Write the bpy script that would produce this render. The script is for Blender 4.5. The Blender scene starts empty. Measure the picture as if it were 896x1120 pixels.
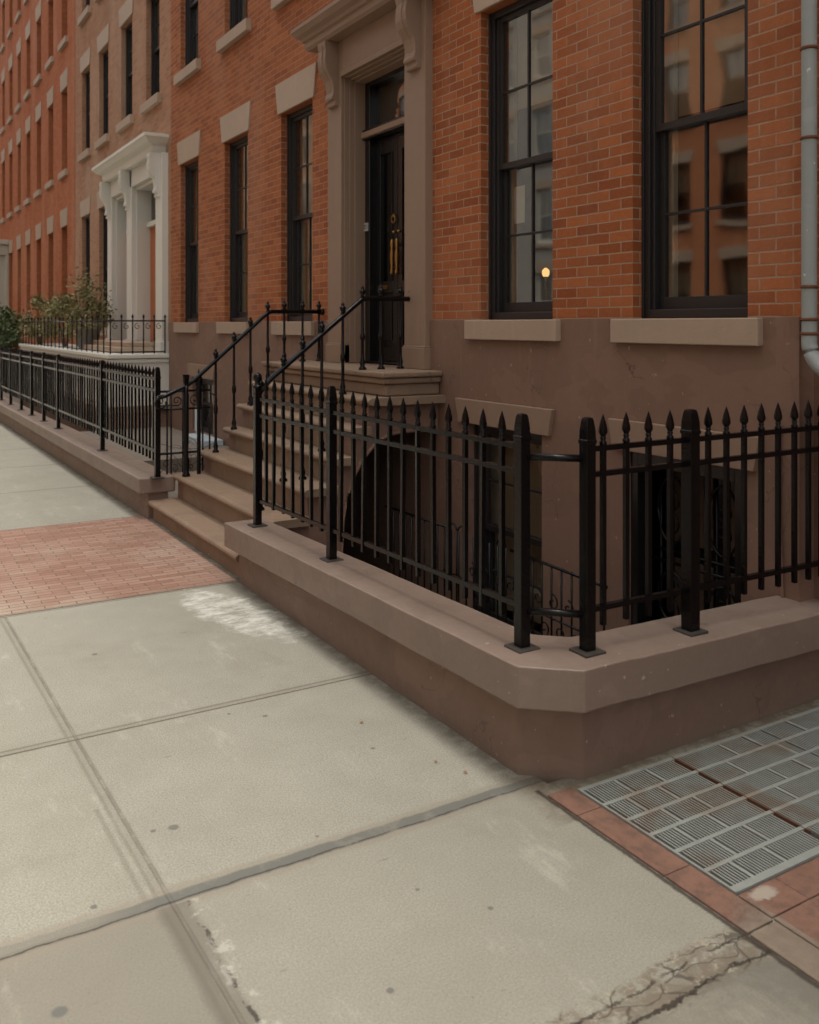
import bpy, bmesh, math, random
from mathutils import Vector, noise
R = math.radians
random.seed(7)
col = bpy.context.scene.collection
scene = bpy.context.scene
XF = 4.04          # plane of the house fronts
S30, C30 = math.sin(R(30.8)), math.cos(R(30.8))

# ------------------------------------------------------------------ node helpers
class NT:
    def __init__(s, name, rough=0.7, spec=0.5, metallic=0.0):
        s.m = bpy.data.materials.new(name); s.m.use_nodes = True
        s.t = s.m.node_tree; s.t.nodes.clear()
        s.out = s.n('ShaderNodeOutputMaterial')
        s.b = s.n('ShaderNodeBsdfPrincipled')
        s.l(s.b.outputs[0], s.out.inputs[0])
        s.b.inputs['Roughness'].default_value = rough
        s.b.inputs['Specular IOR Level'].default_value = spec
        s.b.inputs['Metallic'].default_value = metallic
        s.geo = s.n('ShaderNodeNewGeometry')
        s.sep = s.n('ShaderNodeSeparateXYZ'); s.l(s.geo.outputs['Position'], s.sep.inputs[0])
        s.X, s.Y, s.Z = [E_(s, o) for o in s.sep.outputs]
        s.pos = s.geo.outputs['Position']
    def n(s, t): return s.t.nodes.new(t)
    def l(s, a, b): s.t.links.new(a, b)
    def put(s, v, inp):
        if isinstance(v, E_): s.l(v.o, inp)
        elif hasattr(v, 'is_output'): s.l(v, inp)
        else: inp.default_value = v
    def math(s, op, *a):
        n = s.n('ShaderNodeMath'); n.operation = op
        for i, v in enumerate(a): s.put(v, n.inputs[i])
        return E_(s, n.outputs[0])
    def noise(s, scale, detail=4, rough=0.55, vec=None, stretch=None, dist=0.0):
        v = vec or s.pos
        if stretch:
            m = s.n('ShaderNodeMapping'); s.l(v, m.inputs[0]); m.inputs['Scale'].default_value = stretch; v = m.outputs[0]
        n = s.n('ShaderNodeTexNoise'); s.l(v, n.inputs['Vector'])
        n.inputs['Scale'].default_value = scale; n.inputs['Detail'].default_value = detail
        n.inputs['Roughness'].default_value = rough; n.inputs['Distortion'].default_value = dist
        return E_(s, n.outputs[0])
    def vor(s, scale, feature='F1', vec=None):
        n = s.n('ShaderNodeTexVoronoi'); n.feature = feature; s.l(vec or s.pos, n.inputs['Vector']); n.inputs['Scale'].default_value = scale
        return E_(s, n.outputs['Distance'])
    def ramp(s, v, a, b):   # smooth 0..1 between a and b
        n = s.n('ShaderNodeMapRange'); n.interpolation_type = 'SMOOTHSTEP'
        s.put(v, n.inputs[0]); n.inputs[1].default_value = a; n.inputs[2].default_value = b
        return E_(s, n.outputs[0])
    def mix(s, f, a, b, mode='MIX'):
        n = s.n('ShaderNodeMix'); n.data_type = 'RGBA'; n.blend_type = mode
        s.put(f, n.inputs[0])
        for v, i in ((a, 6), (b, 7)):
            if isinstance(v, tuple): n.inputs[i].default_value = (*v[:3], 1)
            elif isinstance(v, (int, float)): n.inputs[i].default_value = (v, v, v, 1)
            else: s.put(v, n.inputs[i])
        return n.outputs[2]
    def color(s, c):
        if isinstance(c, tuple): s.b.inputs['Base Color'].default_value = (*c[:3], 1)
        else: s.put(c, s.b.inputs['Base Color'])
    def bump(s, h, strength=0.3, dist=0.01):
        n = s.n('ShaderNodeBump'); s.put(h, n.inputs['Height'])
        n.inputs['Strength'].default_value = strength; n.inputs['Distance'].default_value = dist
        s.l(n.outputs[0], s.b.inputs['Normal'])
    def comb(s, x, y, z):
        n = s.n('ShaderNodeCombineXYZ')
        for i, v in enumerate((x, y, z)): s.put(v, n.inputs[i])
        return n.outputs[0]
class E_:
    def __init__(s, t, o): s.t = t; s.o = o
    def __add__(s, b): return s.t.math('ADD', s, b)
    __radd__ = __add__
    def __sub__(s, b): return s.t.math('SUBTRACT', s, b)
    def __rsub__(s, b): return s.t.math('SUBTRACT', b, s)
    def __mul__(s, b): return s.t.math('MULTIPLY', s, b)
    __rmul__ = __mul__
    def __truediv__(s, b): return s.t.math('DIVIDE', s, b)
    def abs(s): return s.t.math('ABSOLUTE', s)
    def __lt__(s, b): return s.t.math('LESS_THAN', s, b)
    def __gt__(s, b): return s.t.math('GREATER_THAN', s, b)
    def max(s, b): return s.t.math('MAXIMUM', s, b)
    def min(s, b): return s.t.math('MINIMUM', s, b)
    def clamp(s): return s.max(0.0).min(1.0)
    def pow(s, b): return s.t.math('POWER', s, b)

# ------------------------------------------------------------------ materials
def brick_mat(name, c1, c2, mortar, dust=None, dustamt=0.25, bw=0.205, rh=0.0677, horizontal=False, ms=0.0055, wear=0.5):
    t = NT(name, rough=0.88, spec=0.25)
    if horizontal:
        vec = t.comb(t.X, t.Y, 0.0)
    else:
        nx = t.n('ShaderNodeSeparateXYZ'); t.l(t.geo.outputs['True Normal'], nx.inputs[0])
        ax = E_(t, nx.outputs[0]).abs() > 0.5
        u = ax * t.Y + (1 - ax) * t.X
        vec = t.comb(u + (t.noise(9, 2) - 0.5) * 0.006, t.Z + (t.noise(7, 2) - 0.5) * 0.007, 0.0)
    b = t.n('ShaderNodeTexBrick'); t.l(vec, b.inputs['Vector'])
    b.inputs['Scale'].default_value = 1; b.inputs['Brick Width'].default_value = bw
    b.inputs['Row Height'].default_value = rh; b.inputs['Mortar Size'].default_value = ms
    b.inputs['Mortar Smooth'].default_value = 0.35; b.offset = 0.5
    b.inputs['Color1'].default_value = (0, 0, 0, 1); b.inputs['Color2'].default_value = (1, 1, 1, 1)
    b.inputs['Mortar'].default_value = (0.5, 0.5, 0.5, 1)
    r = E_(t, b.outputs['Color'])
    rr = t.n('ShaderNodeSeparateColor'); t.l(b.outputs['Color'], rr.inputs[0]); r = E_(t, rr.outputs[0])
    base = t.mix((r * 0.85 + t.noise(1.1, 3) * 0.5 - 0.17).clamp(), c1, c2)
    fine = t.noise(60, 5, 0.7)
    base = t.mix((fine - 0.35).clamp() * 1.1 * wear, base, tuple(x * 0.45 for x in c1))
    base = t.mix(t.ramp(t.noise(22, 4, 0.6), 0.56, 0.75) * 0.35 * wear, base, tuple(min(1, x * 1.5 + 0.04) for x in c2))
    if dust:
        d = t.ramp(t.noise(0.9, 5, 0.6, stretch=(1, 1, 0.35)), 0.42, 0.72) * dustamt
        base = t.mix(d, base, dust)
    base = t.mix(t.ramp(t.noise(1.6, 5, 0.65, stretch=(1, 1, 0.4)), 0.5, 0.8) * 0.35, base, tuple(x * 0.4 for x in c1))
    mo = t.mix(t.noise(25, 3), mortar, tuple(x * 0.6 for x in mortar))
    f = E_(t, b.outputs['Fac'])
    gap = t.ramp(t.noise(5, 4, 0.6), 0.36, 0.5)
    colr = t.mix(f * (0.62 + gap * 0.36), base, mo)
    t.color(colr)
    t.bump((1 - f) * 1.0 + t.noise(30, 4, 0.7) * 0.9, 0.75, 0.006)
    return t.m

def paint_mat(name, c, rough=0.55, var=0.12, streak=0.15, bump=0.12, spec=0.35, ribs=False, grime=None, gamt=0.3):
    t = NT(name, rough=rough, spec=spec)
    n1 = t.noise(1.3, 5, 0.6); n2 = t.noise(14, 4, 0.6); st = t.noise(3.0, 4, 0.6, stretch=(3.0, 3.0, 0.25))
    colr = t.mix((n1 * var * 2 + (n2 - 0.3) * var + (st - 0.4) * streak).clamp(), c, tuple(x * 0.5 for x in c))
    colr = t.mix(t.ramp(st, 0.55, 0.8) * streak * 1.2, colr, tuple(min(1, x * 1.5 + 0.02) for x in c))
    if grime or name in ('brown_painted_stucco', 'brownstone'):
        pt = t.ramp(t.noise(2.1, 3, 0.5, stretch=(1, 1, 1.6)), 0.52, 0.545)
        colr = t.mix(pt * 0.13, colr, tuple(min(1, x * 1.6) for x in c))
        vc = t.n('ShaderNodeTexVoronoi'); vc.feature = 'DISTANCE_TO_EDGE'; vc.inputs['Scale'].default_value = 2.3
        va = t.n('ShaderNodeVectorMath'); va.operation = 'MULTIPLY_ADD'; nz = t.n('ShaderNodeTexNoise'); nz.inputs['Scale'].default_value = 3.0; nz.inputs['Detail'].default_value = 4
        t.l(t.pos, nz.inputs['Vector']); t.l(nz.outputs['Color'], va.inputs[0]); va.inputs[1].default_value = (0.5, 0.5, 0.5); t.l(t.pos, va.inputs[2]); t.l(va.outputs[0], vc.inputs['Vector'])
        crk = (1 - t.ramp(E_(t, vc.outputs['Distance']), 0.001, 0.007)) * t.ramp(n1, 0.50, 0.58)
        colr = t.mix(crk * 0.6, colr, tuple(x * 0.25 for x in c))
        chip = t.ramp(t.noise(26, 3, 0.5), 0.715, 0.735)
        colr = t.mix(chip * 0.7, colr, tuple(min(1, x * 1.9 + 0.03) for x in c))
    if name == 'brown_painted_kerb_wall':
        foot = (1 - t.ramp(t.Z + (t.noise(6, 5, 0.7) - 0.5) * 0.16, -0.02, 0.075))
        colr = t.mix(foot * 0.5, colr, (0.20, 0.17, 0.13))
    if grime: colr = t.mix(t.ramp(t.noise(4, 6, 0.7), 0.5, 0.75) * gamt, colr, grime)
    t.color(colr)
    h = t.noise(35, 4, 0.65) + t.noise(5, 2) * 1.5
    if ribs:
        w = t.math('SINE', t.Y * 150.0)
        h = h + (w * w) * 0.7
    t.bump(h, 0.6, bump * 0.02)
    t.put(rough + (n2 - 0.5) * 0.25, t.b.inputs['Roughness'])
    return t.m

def plain(name, c, rough=0.6, metallic=0.0, spec=0.5, bumpy=0.0, bs=40):
    t = NT(name, rough=rough, metallic=metallic, spec=spec)
    n = t.noise(12, 4)
    t.color(t.mix(n * 0.5, c, tuple(x * 0.6 for x in c)))
    if bumpy: t.bump(t.noise(bs, 4), 0.5, bumpy)
    return t.m

M = {}
M['brick_main'] = brick_mat('orange_red_brick', (0.275, 0.078, 0.026), (0.47, 0.155, 0.054), (0.49, 0.33, 0.225), dust=(0.45, 0.24, 0.15), dustamt=0.45)
M['brick_pale'] = brick_mat('faded_pink_brick', (0.37, 0.175, 0.095), (0.48, 0.265, 0.155), (0.46, 0.34, 0.25), dust=(0.5, 0.35, 0.25), dustamt=0.6)
M['brick_red'] = brick_mat('red_brick', (0.40, 0.115, 0.042), (0.50, 0.165, 0.068), (0.46, 0.22, 0.13), dust=(0.58, 0.28, 0.16), dustamt=0.5)
M['brick_cross'] = brick_mat('brick_across_street', (0.50, 0.17, 0.07), (0.60, 0.23, 0.10), (0.5, 0.3, 0.2), dust=(0.6, 0.34, 0.2), dustamt=0.4)
M['brick_grey'] = brick_mat('grey_painted_brick', (0.42, 0.40, 0.36), (0.50, 0.48, 0.43), (0.4, 0.38, 0.35))
M['stucco'] = paint_mat('brown_painted_stucco', (0.245, 0.148, 0.106), rough=0.6, var=0.12, streak=0.30, bump=0.10)
M['curbwall'] = paint_mat('brown_painted_kerb_wall', (0.250, 0.165, 0.126), rough=0.6, var=0.16, streak=0.12, bump=0.2, grime=(0.12, 0.075, 0.05))
M['coping'] = paint_mat('brown_painted_coping', (0.255, 0.188, 0.150), rough=0.48, var=0.16, streak=0.10, bump=0.12, spec=0.5, grime=(0.30, 0.24, 0.19))
M['stone'] = paint_mat('tan_painted_stone', (0.46, 0.345, 0.255), rough=0.65, var=0.12, streak=0.12, bump=0.12)
M['lintel'] = paint_mat('tan_ribbed_lintel_stone', (0.50, 0.38, 0.285), rough=0.65, var=0.12, streak=0.12, bump=0.10, ribs=True)
M['brownstone'] = paint_mat('brownstone', (0.27, 0.188, 0.128), rough=0.66, var=0.16, streak=0.12, bump=0.22, grime=(0.2, 0.13, 0.085))
M['surround'] = paint_mat('brownstone_door_surround', (0.315, 0.215, 0.15), rough=0.6, var=0.10, streak=0.15, bump=0.08)
M['white'] = paint_mat('white_painted_wood', (0.76, 0.74, 0.66), rough=0.5, var=0.05, streak=0.08, bump=0.06)
M['frame'] = plain('near_black_window_paint', (0.022, 0.020, 0.020), rough=0.42, bumpy=0.0006)
M['iron'] = plain('black_gloss_iron_paint', (0.005, 0.0045, 0.005), rough=0.19, spec=0.26, bumpy=0.004, bs=55)
M['steel'] = plain('worn_iron_base', (0.06, 0.052, 0.045), rough=0.5, bumpy=0.002)
M['blackdoor'] = plain('black_door_paint', (0.012, 0.011, 0.011), rough=0.25, bumpy=0.0005)
M['brass'] = plain('polished_brass', (0.42, 0.23, 0.08), rough=0.38, metallic=1.0)
M['oak'] = plain('orange_varnished_wood', (0.50, 0.125, 0.018), rough=0.35)
M['curtain'] = plain('off_white_curtain', (0.62, 0.60, 0.54), rough=0.9)
M['shade'] = plain('tan_roller_shade', (0.52, 0.43, 0.33), rough=0.9)
M['inside'] = plain('dark_room_wall', (0.14, 0.09, 0.06), rough=0.9)
M['paper'] = plain('white_notice_paper', (0.75, 0.75, 0.74), rough=0.8)
M['pipe'] = paint_mat('pale_grey_downpipe_paint', (0.34, 0.37, 0.36), rough=0.5, var=0.15, streak=0.3, bump=0.08, grime=(0.34, 0.36, 0.35))
M['rust'] = plain('rusty_band', (0.16, 0.065, 0.03), rough=0.8, bumpy=0.002)
M['roof'] = plain('roof_felt', (0.08, 0.08, 0.08), rough=0.9)
M['bark'] = plain('bark', (0.10, 0.07, 0.05), rough=0.9, bumpy=0.01)
M['pot'] = plain('grey_stone_pot', (0.22, 0.21, 0.19), rough=0.85, bumpy=0.004)
M['pvc'] = plain('pale_blue_grey_plastic', (0.55, 0.62, 0.66), rough=0.4)
M['asphalt'] = plain('asphalt', (0.055, 0.053, 0.05), rough=0.9, bumpy=0.01, bs=150)
M['earth'] = plain('bare_earth', (0.12, 0.10, 0.08), rough=0.95, bumpy=0.02, bs=20)
M['areafloor'] = paint_mat('dark_slab_floor', (0.25, 0.21, 0.17), rough=0.8, var=0.3, bump=0.3)
M['kerb'] = paint_mat('granite_kerb', (0.30, 0.29, 0.27), rough=0.7, var=0.2, bump=0.3)
def emis(name, c, s):
    t = NT(name); t.color(c); t.b.inputs['Emission Color'].default_value = (*c, 1); t.b.inputs['Emission Strength'].default_value = s
    return t.m
M['lampglow'] = emis('warm_lamp_glow', (1.0, 0.62, 0.25), 1.0)

def leaf_mat(name, a, b):
    t = NT(name, rough=0.5, spec=0.35)
    oi = t.n('ShaderNodeObjectInfo')
    t.color(t.mix(t.noise(9, 3), a, b))
    return t.m
M['leaf_green'] = leaf_mat('dark_green_leaves', (0.05, 0.08, 0.025), (0.12, 0.15, 0.06))
M['leaf_autumn'] = leaf_mat('olive_leaves', (0.13, 0.155, 0.05), (0.27, 0.21, 0.09))

def glass_mat(name, tint, ior=2.0, rough=0.015, wav=0.02):
    m = bpy.data.materials.new(name); m.use_nodes = True; t = m.node_tree; t.nodes.clear()
    o = t.nodes.new('ShaderNodeOutputMaterial'); mx = t.nodes.new('ShaderNodeMixShader')
    tr = t.nodes.new('ShaderNodeBsdfTransparent'); gl = t.nodes.new('ShaderNodeBsdfGlossy'); 
    tr.inputs[0].default_value = (*tint, 1); gl.inputs[0].default_value = (0.95, 0.95, 0.93, 1); gl.inputs['Roughness'].default_value = rough
    g = t.nodes.new('ShaderNodeNewGeometry'); nz = t.nodes.new('ShaderNodeTexNoise'); nz.inputs['Scale'].default_value = 2.2; nz.inputs['Detail'].default_value = 1
    t.links.new(g.outputs['Position'], nz.inputs['Vector'])
    bp = t.nodes.new('ShaderNodeBump'); bp.inputs['Strength'].default_value = 1.0; bp.inputs['Distance'].default_value = wav
    t.links.new(nz.outputs[0], bp.inputs['Height']); t.links.new(bp.outputs[0], gl.inputs['Normal'])
    dp = t.nodes.new('ShaderNodeVectorMath'); dp.operation = 'DOT_PRODUCT'; t.links.new(g.outputs['Incoming'], dp.inputs[0]); t.links.new(g.outputs['True Normal'], dp.inputs[1])
    def mm(op, a, b):
        n = t.nodes.new('ShaderNodeMath'); n.operation = op
        for v, i in ((a, 0), (b, 1)):
            if isinstance(v, (int, float)): n.inputs[i].default_value = v
            elif v is not None: t.links.new(v, n.inputs[i])
        return n.outputs[0]
    f0 = ((ior - 1) / (ior + 1)) ** 2
    k = mm('ADD', mm('MULTIPLY', mm('POWER', mm('SUBTRACT', 1.0, mm('ABSOLUTE', dp.outputs['Value'], None)), 4.0), 1 - f0), f0)
    t.links.new(k, mx.inputs[0]); t.links.new(tr.outputs[0], mx.inputs[1]); t.links.new(gl.outputs[0], mx.inputs[2])
    t.links.new(mx.outputs[0], o.inputs[0]); return m
M['glass'] = glass_mat('old_window_glass', (0.74, 0.70, 0.62), 2.75, 0.035, 0.0012)
M['glass_dark'] = glass_mat('dark_window_glass', (0.10, 0.09, 0.08), 1.7, 0.03, 0.001)

def sidewalk_mat():
    t = NT('worn_concrete_flags', rough=0.85, spec=0.3)
    X, Y = t.X, t.Y
    big = t.noise(0.9, 5, 0.6); med = t.noise(5, 5, 0.65); fine = t.noise(140, 3, 0.7); grit = t.noise(420, 2, 0.6)
    base = t.mix((big * 1.3 - 0.2 + (med - 0.5) * 0.8).clamp(), (0.315, 0.307, 0.250), (0.465, 0.457, 0.392))
    base = t.mix((fine - 0.33).clamp() * 2.3, base, (0.20, 0.175, 0.13))
    base = t.mix((grit - 0.56).clamp() * 3.5, base, (0.62, 0.60, 0.52))
    # whole flags differ in tone; near ones also carry painted vignette darkening
    nearf = (Y < 2.909)
    base = t.mix(nearf * 0.34, base, (0.26, 0.245, 0.195))
    base = t.mix(((Y < 1.84) + nearf * (X < 0.84)).clamp() * 0.55, base, (0.20, 0.18, 0.142))
    base = t.mix((Y < 1.79) * t.ramp(t.noise(3.5, 6, 0.7, dist=0.4), 0.36, 0.60) * 0.6, base, (0.125, 0.115, 0.095))
    stain = t.ramp(t.noise(1.7, 6, 0.7, dist=0.6), 0.55, 0.72)
    base = t.mix(stain * 0.42, base, (0.25, 0.225, 0.175))
    base = t.mix(t.ramp(t.noise(30, 3, 0.5, stretch=(0.4, 1.3, 1)), 0.69, 0.75) * 0.5, base, (0.17, 0.15, 0.12))
    base = t.mix(t.ramp(t.noise(2.6, 6, 0.75, stretch=(1.6, 0.5, 1)), 0.56, 0.74) * 0.30, base, (0.60, 0.58, 0.49))
    base = t.mix(t.ramp(t.noise(75, 2, 0.5), 0.70, 0.76) * 0.55, base, (0.13, 0.115, 0.09))
    wob = (t.noise(3.0, 5, 0.7) - 0.5)
    wf = (t.noise(30, 4, 0.7) - 0.5)
    brk = t.ramp(t.noise(7, 4, 0.7), 0.30, 0.52)
    groove = None
    def line(d, w, soft, k):      # d: distance expression; k: strength
        return (1 - t.ramp(d.abs(), w, w + soft)) * k
    dark = line(Y - 4.290 + wf * 0.012, 0.004, 0.010, 0.55)
    dark = dark.max(line(Y - 4.250 + wf * 0.010, 0.003, 0.007, 0.85))
    dark = dark.max(line(Y - 4.272, 0.02, 0.02, 0.16))
    dark = dark.max(line(Y - 6.262 + wf * 0.008, 0.004, 0.01, 0.55)).max(line(Y - 8.93 + wf * 0.01, 0.006, 0.02, 0.5))
    for yy in (10.98, 13.0, 15.0, 17.0, 19.0, 21.0, 24.0, 27.0, 30.0): dark = dark.max(line(Y - yy, 0.008, 0.02, 0.5))
    XL = X - 0.9 + Y * 0.026
    lowY = Y < 6.27
    dark = dark.max(line(XL + 0.018 + wf * 0.01, 0.003, 0.010, 0.38) * lowY)
    dark = dark.max(line(XL - 0.016 + wf * 0.008, 0.003, 0.010, 0.48) * lowY * brk.max(0.5))
    dark = dark.max(line(XL + 0.055 + wf * 0.01, 0.003, 0.012, 0.3) * (Y < 3.6) * (Y > 2.9))
    dark = dark.max(line(XL, 0.018, 0.02, 0.16) * lowY)
    base = t.mix(dark, base, (0.12, 0.095, 0.07))
    # tar filled joint at 2.909
    edge = wob * 0.10 + wf * 0.03
    j2 = line(Y - 2.915 + wob * 0.05, 0.024, 0.014, 0.9)
    base = t.mix(line(Y - 2.915 + edge, 0.045, 0.03, 0.55), base, (0.27, 0.235, 0.18))
    base = t.mix(j2 * t.ramp(X, 0.35, 0.85).max(0.45) * (0.55 + brk * 0.45), base, (0.145, 0.145, 0.13))
    base = t.mix(line(Y - 2.895 + wob * 0.05, 0.002, 0.004, 0.9) * brk, base, (0.06, 0.05, 0.04))
    # near long joint below the tar line: grey filler, chipped
    lf = (Y < 2.88)
    base = t.mix(line(XL - 0.01 + edge * 0.5, 0.035, 0.03, 0.6) * lf, base, (0.15, 0.135, 0.11))
    base = t.mix(line(XL - 0.055 + edge * 0.6, 0.003, 0.006, 0.8) * lf * t.ramp(t.noise(11, 4, 0.7), 0.48, 0.56), base, (0.035, 0.03, 0.025))
    base = t.mix(line(XL - 0.075 + edge, 0.02, 0.02, 0.45) * lf * t.ramp(t.noise(14, 4, 0.7), 0.52, 0.62), base, (0.55, 0.53, 0.46))
    # crumbled joint at 1.84
    cr = t.noise(17, 7, 0.75, dist=0.6)
    cband = line(Y - 1.825 + edge * 0.9, 0.055, 0.03, 1.0)
    base = t.mix(cband * t.ramp(cr, 0.40, 0.58) * 0.75, base, (0.17, 0.135, 0.095))
    vc = t.n('ShaderNodeTexVoronoi'); vc.feature = 'DISTANCE_TO_EDGE'; vc.inputs['Scale'].default_value = 11; vm = t.n('ShaderNodeMapping'); vm.inputs['Scale'].default_value = (0.5, 1.3, 1); nn = t.n('ShaderNodeVectorMath'); nz = t.n('ShaderNodeTexNoise'); nz.inputs['Scale'].default_value = 9; t.l(t.pos, nz.inputs['Vector']); nn.operation = 'MULTIPLY_ADD'; t.l(nz.outputs['Color'], nn.inputs[0]); nn.inputs[1].default_value = (0.12, 0.12, 0); t.l(t.pos, nn.inputs[2]); t.l(nn.outputs[0], vm.inputs[0]); t.l(vm.outputs[0], vc.inputs['Vector'])
    base = t.mix((1 - t.ramp(E_(t, vc.outputs['Distance']), 0.012, 0.05)) * cband * 0.8, base, (0.085, 0.068, 0.052))
    base = t.mix(cband * t.ramp(t.noise(16, 6, 0.75), 0.54, 0.64) * 0.7, base, (0.42, 0.38, 0.29))
    crack1 = line(Y - 1.850 + wob * 0.09 + wf * 0.035, 0.002, 0.005, 0.8) * t.ramp(t.noise(6, 3), 0.38, 0.5)
    crack2 = line(Y - 1.775 + wob * 0.11 + wf * 0.035, 0.002, 0.005, 0.8) * t.ramp(t.noise(4, 3), 0.34, 0.48)
    base = t.mix(crack1.max(crack2), base, (0.03, 0.022, 0.016))
    # grime along the wall foot
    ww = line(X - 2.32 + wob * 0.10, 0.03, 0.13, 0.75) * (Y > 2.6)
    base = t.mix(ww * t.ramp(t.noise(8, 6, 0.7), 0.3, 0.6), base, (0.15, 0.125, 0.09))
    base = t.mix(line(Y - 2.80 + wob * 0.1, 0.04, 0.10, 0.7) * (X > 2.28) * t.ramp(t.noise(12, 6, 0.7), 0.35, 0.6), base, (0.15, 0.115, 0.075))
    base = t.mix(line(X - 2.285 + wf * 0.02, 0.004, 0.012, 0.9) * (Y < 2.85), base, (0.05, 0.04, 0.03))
    # white mineral bloom by the step
    dx = (X - 2.03) / 0.23; dy = (Y - 5.62) / 0.62
    rr = (dx * dx + dy * dy + (dx * dy) * 0.9)
    bl = (1 - t.ramp(rr + (t.noise(4.5, 6, 0.75) - 0.5) * 3.2, 0.35, 1.0)) * t.ramp(t.noise(8, 7, 0.8, stretch=(0.7, 1.4, 1)), 0.36, 0.62)
    base = t.mix(bl * 0.7, base, (0.78, 0.77, 0.71))
    spots = None
    for (sx, sy, sr) in ((0.971, 3.325, 0.020), (0.90, 3.34, 0.011), (0.446, 2.589, 0.022), (1.62, 4.05, 0.013), (0.62, 3.0, 0.012), (1.48, 4.16, 0.010), (1.9, 3.5, 0.01), (1.25, 2.2, 0.012), (1.55, 2.55, 0.008), (0.55, 5.1, 0.014), (1.1, 5.3, 0.016), (1.4, 3.0, 0.007), (0.75, 2.05, 0.013), (1.7, 2.35, 0.010)):
        d = ((X - sx) * (X - sx) + (Y - sy) * (Y - sy)).pow(0.5) + wf * 0.01
        sp = 1 - t.ramp(d, sr * 0.7, sr * 1.2); spots = sp if spots is None else spots.max(sp)
    base = t.mix(spots * 0.75, base, (0.12, 0.12, 0.115))
    t.color(base)
    h = fine * 0.6 + med * 0.9 - crack2 * 4 - line(Y - 4.250, 0.003, 0.007, 1.5) - line(XL - 0.016, 0.003, 0.007, 1.5) * lowY
    t.bump(h, 0.7, 0.0045)
    return t.m
M['sidewalk'] = sidewalk_mat()
M['pavers'] = brick_mat('worn_red_brick_paving', (0.30, 0.160, 0.112), (0.41, 0.26, 0.20), (0.20, 0.16, 0.125), dust=(0.44, 0.37, 0.29), dustamt=0.75, bw=0.2, rh=0.065, horizontal=True, ms=0.004)
def tile_mat():
    t = NT('worn_terracotta_tile', rough=0.8, spec=0.3)
    a = t.mix(t.noise(6, 6, 0.7), (0.18, 0.095, 0.066), (0.30, 0.165, 0.12))
    a = t.mix(t.ramp(t.noise(14, 6, 0.75), 0.42, 0.66) * 0.6, a, (0.11, 0.075, 0.056))
    worn = (1 - t.ramp(t.Y + (t.noise(7, 6, 0.8) - 0.5) * 0.5, 1.83, 1.99)) * (t.X < 2.44)
    patch = 1 - t.ramp(((t.X - 2.50) * (t.X - 2.50) * 2.0 + (t.Y - 1.95) * (t.Y - 1.95) * 6.0).pow(0.5) + (t.noise(12, 6, 0.8) - 0.5) * 0.16, 0.05, 0.09)
    a = t.mix(worn * 0.8, a, t.mix(t.noise(16, 6, 0.75), (0.12, 0.095, 0.07), (0.34, 0.29, 0.225)))
    a = t.mix(patch * 0.8, a, (0.43, 0.38, 0.31))
    t.color(a); t.bump(t.noise(45, 6, 0.75) + t.noise(9, 5, 0.7) * 1.5 * (worn + 0.4), 0.8, 0.006)
    return t.m
M['tile'] = tile_mat()
def grate_mat():
    t = NT('weathered_galvanised_steel', rough=0.6, spec=0.4, metallic=0.0)
    rust = t.ramp(t.noise(3.2, 5, 0.65, dist=0.5), 0.46, 0.64)
    a = t.mix(t.noise(20, 4), (0.23, 0.245, 0.225), (0.33, 0.35, 0.32))
    a = t.mix(rust * 0.6, a, (0.23, 0.165, 0.115))
    t.color(a); t.bump(t.noise(120, 3), 0.4, 0.001)
    return t.m
M['grate'] = grate_mat()

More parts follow.
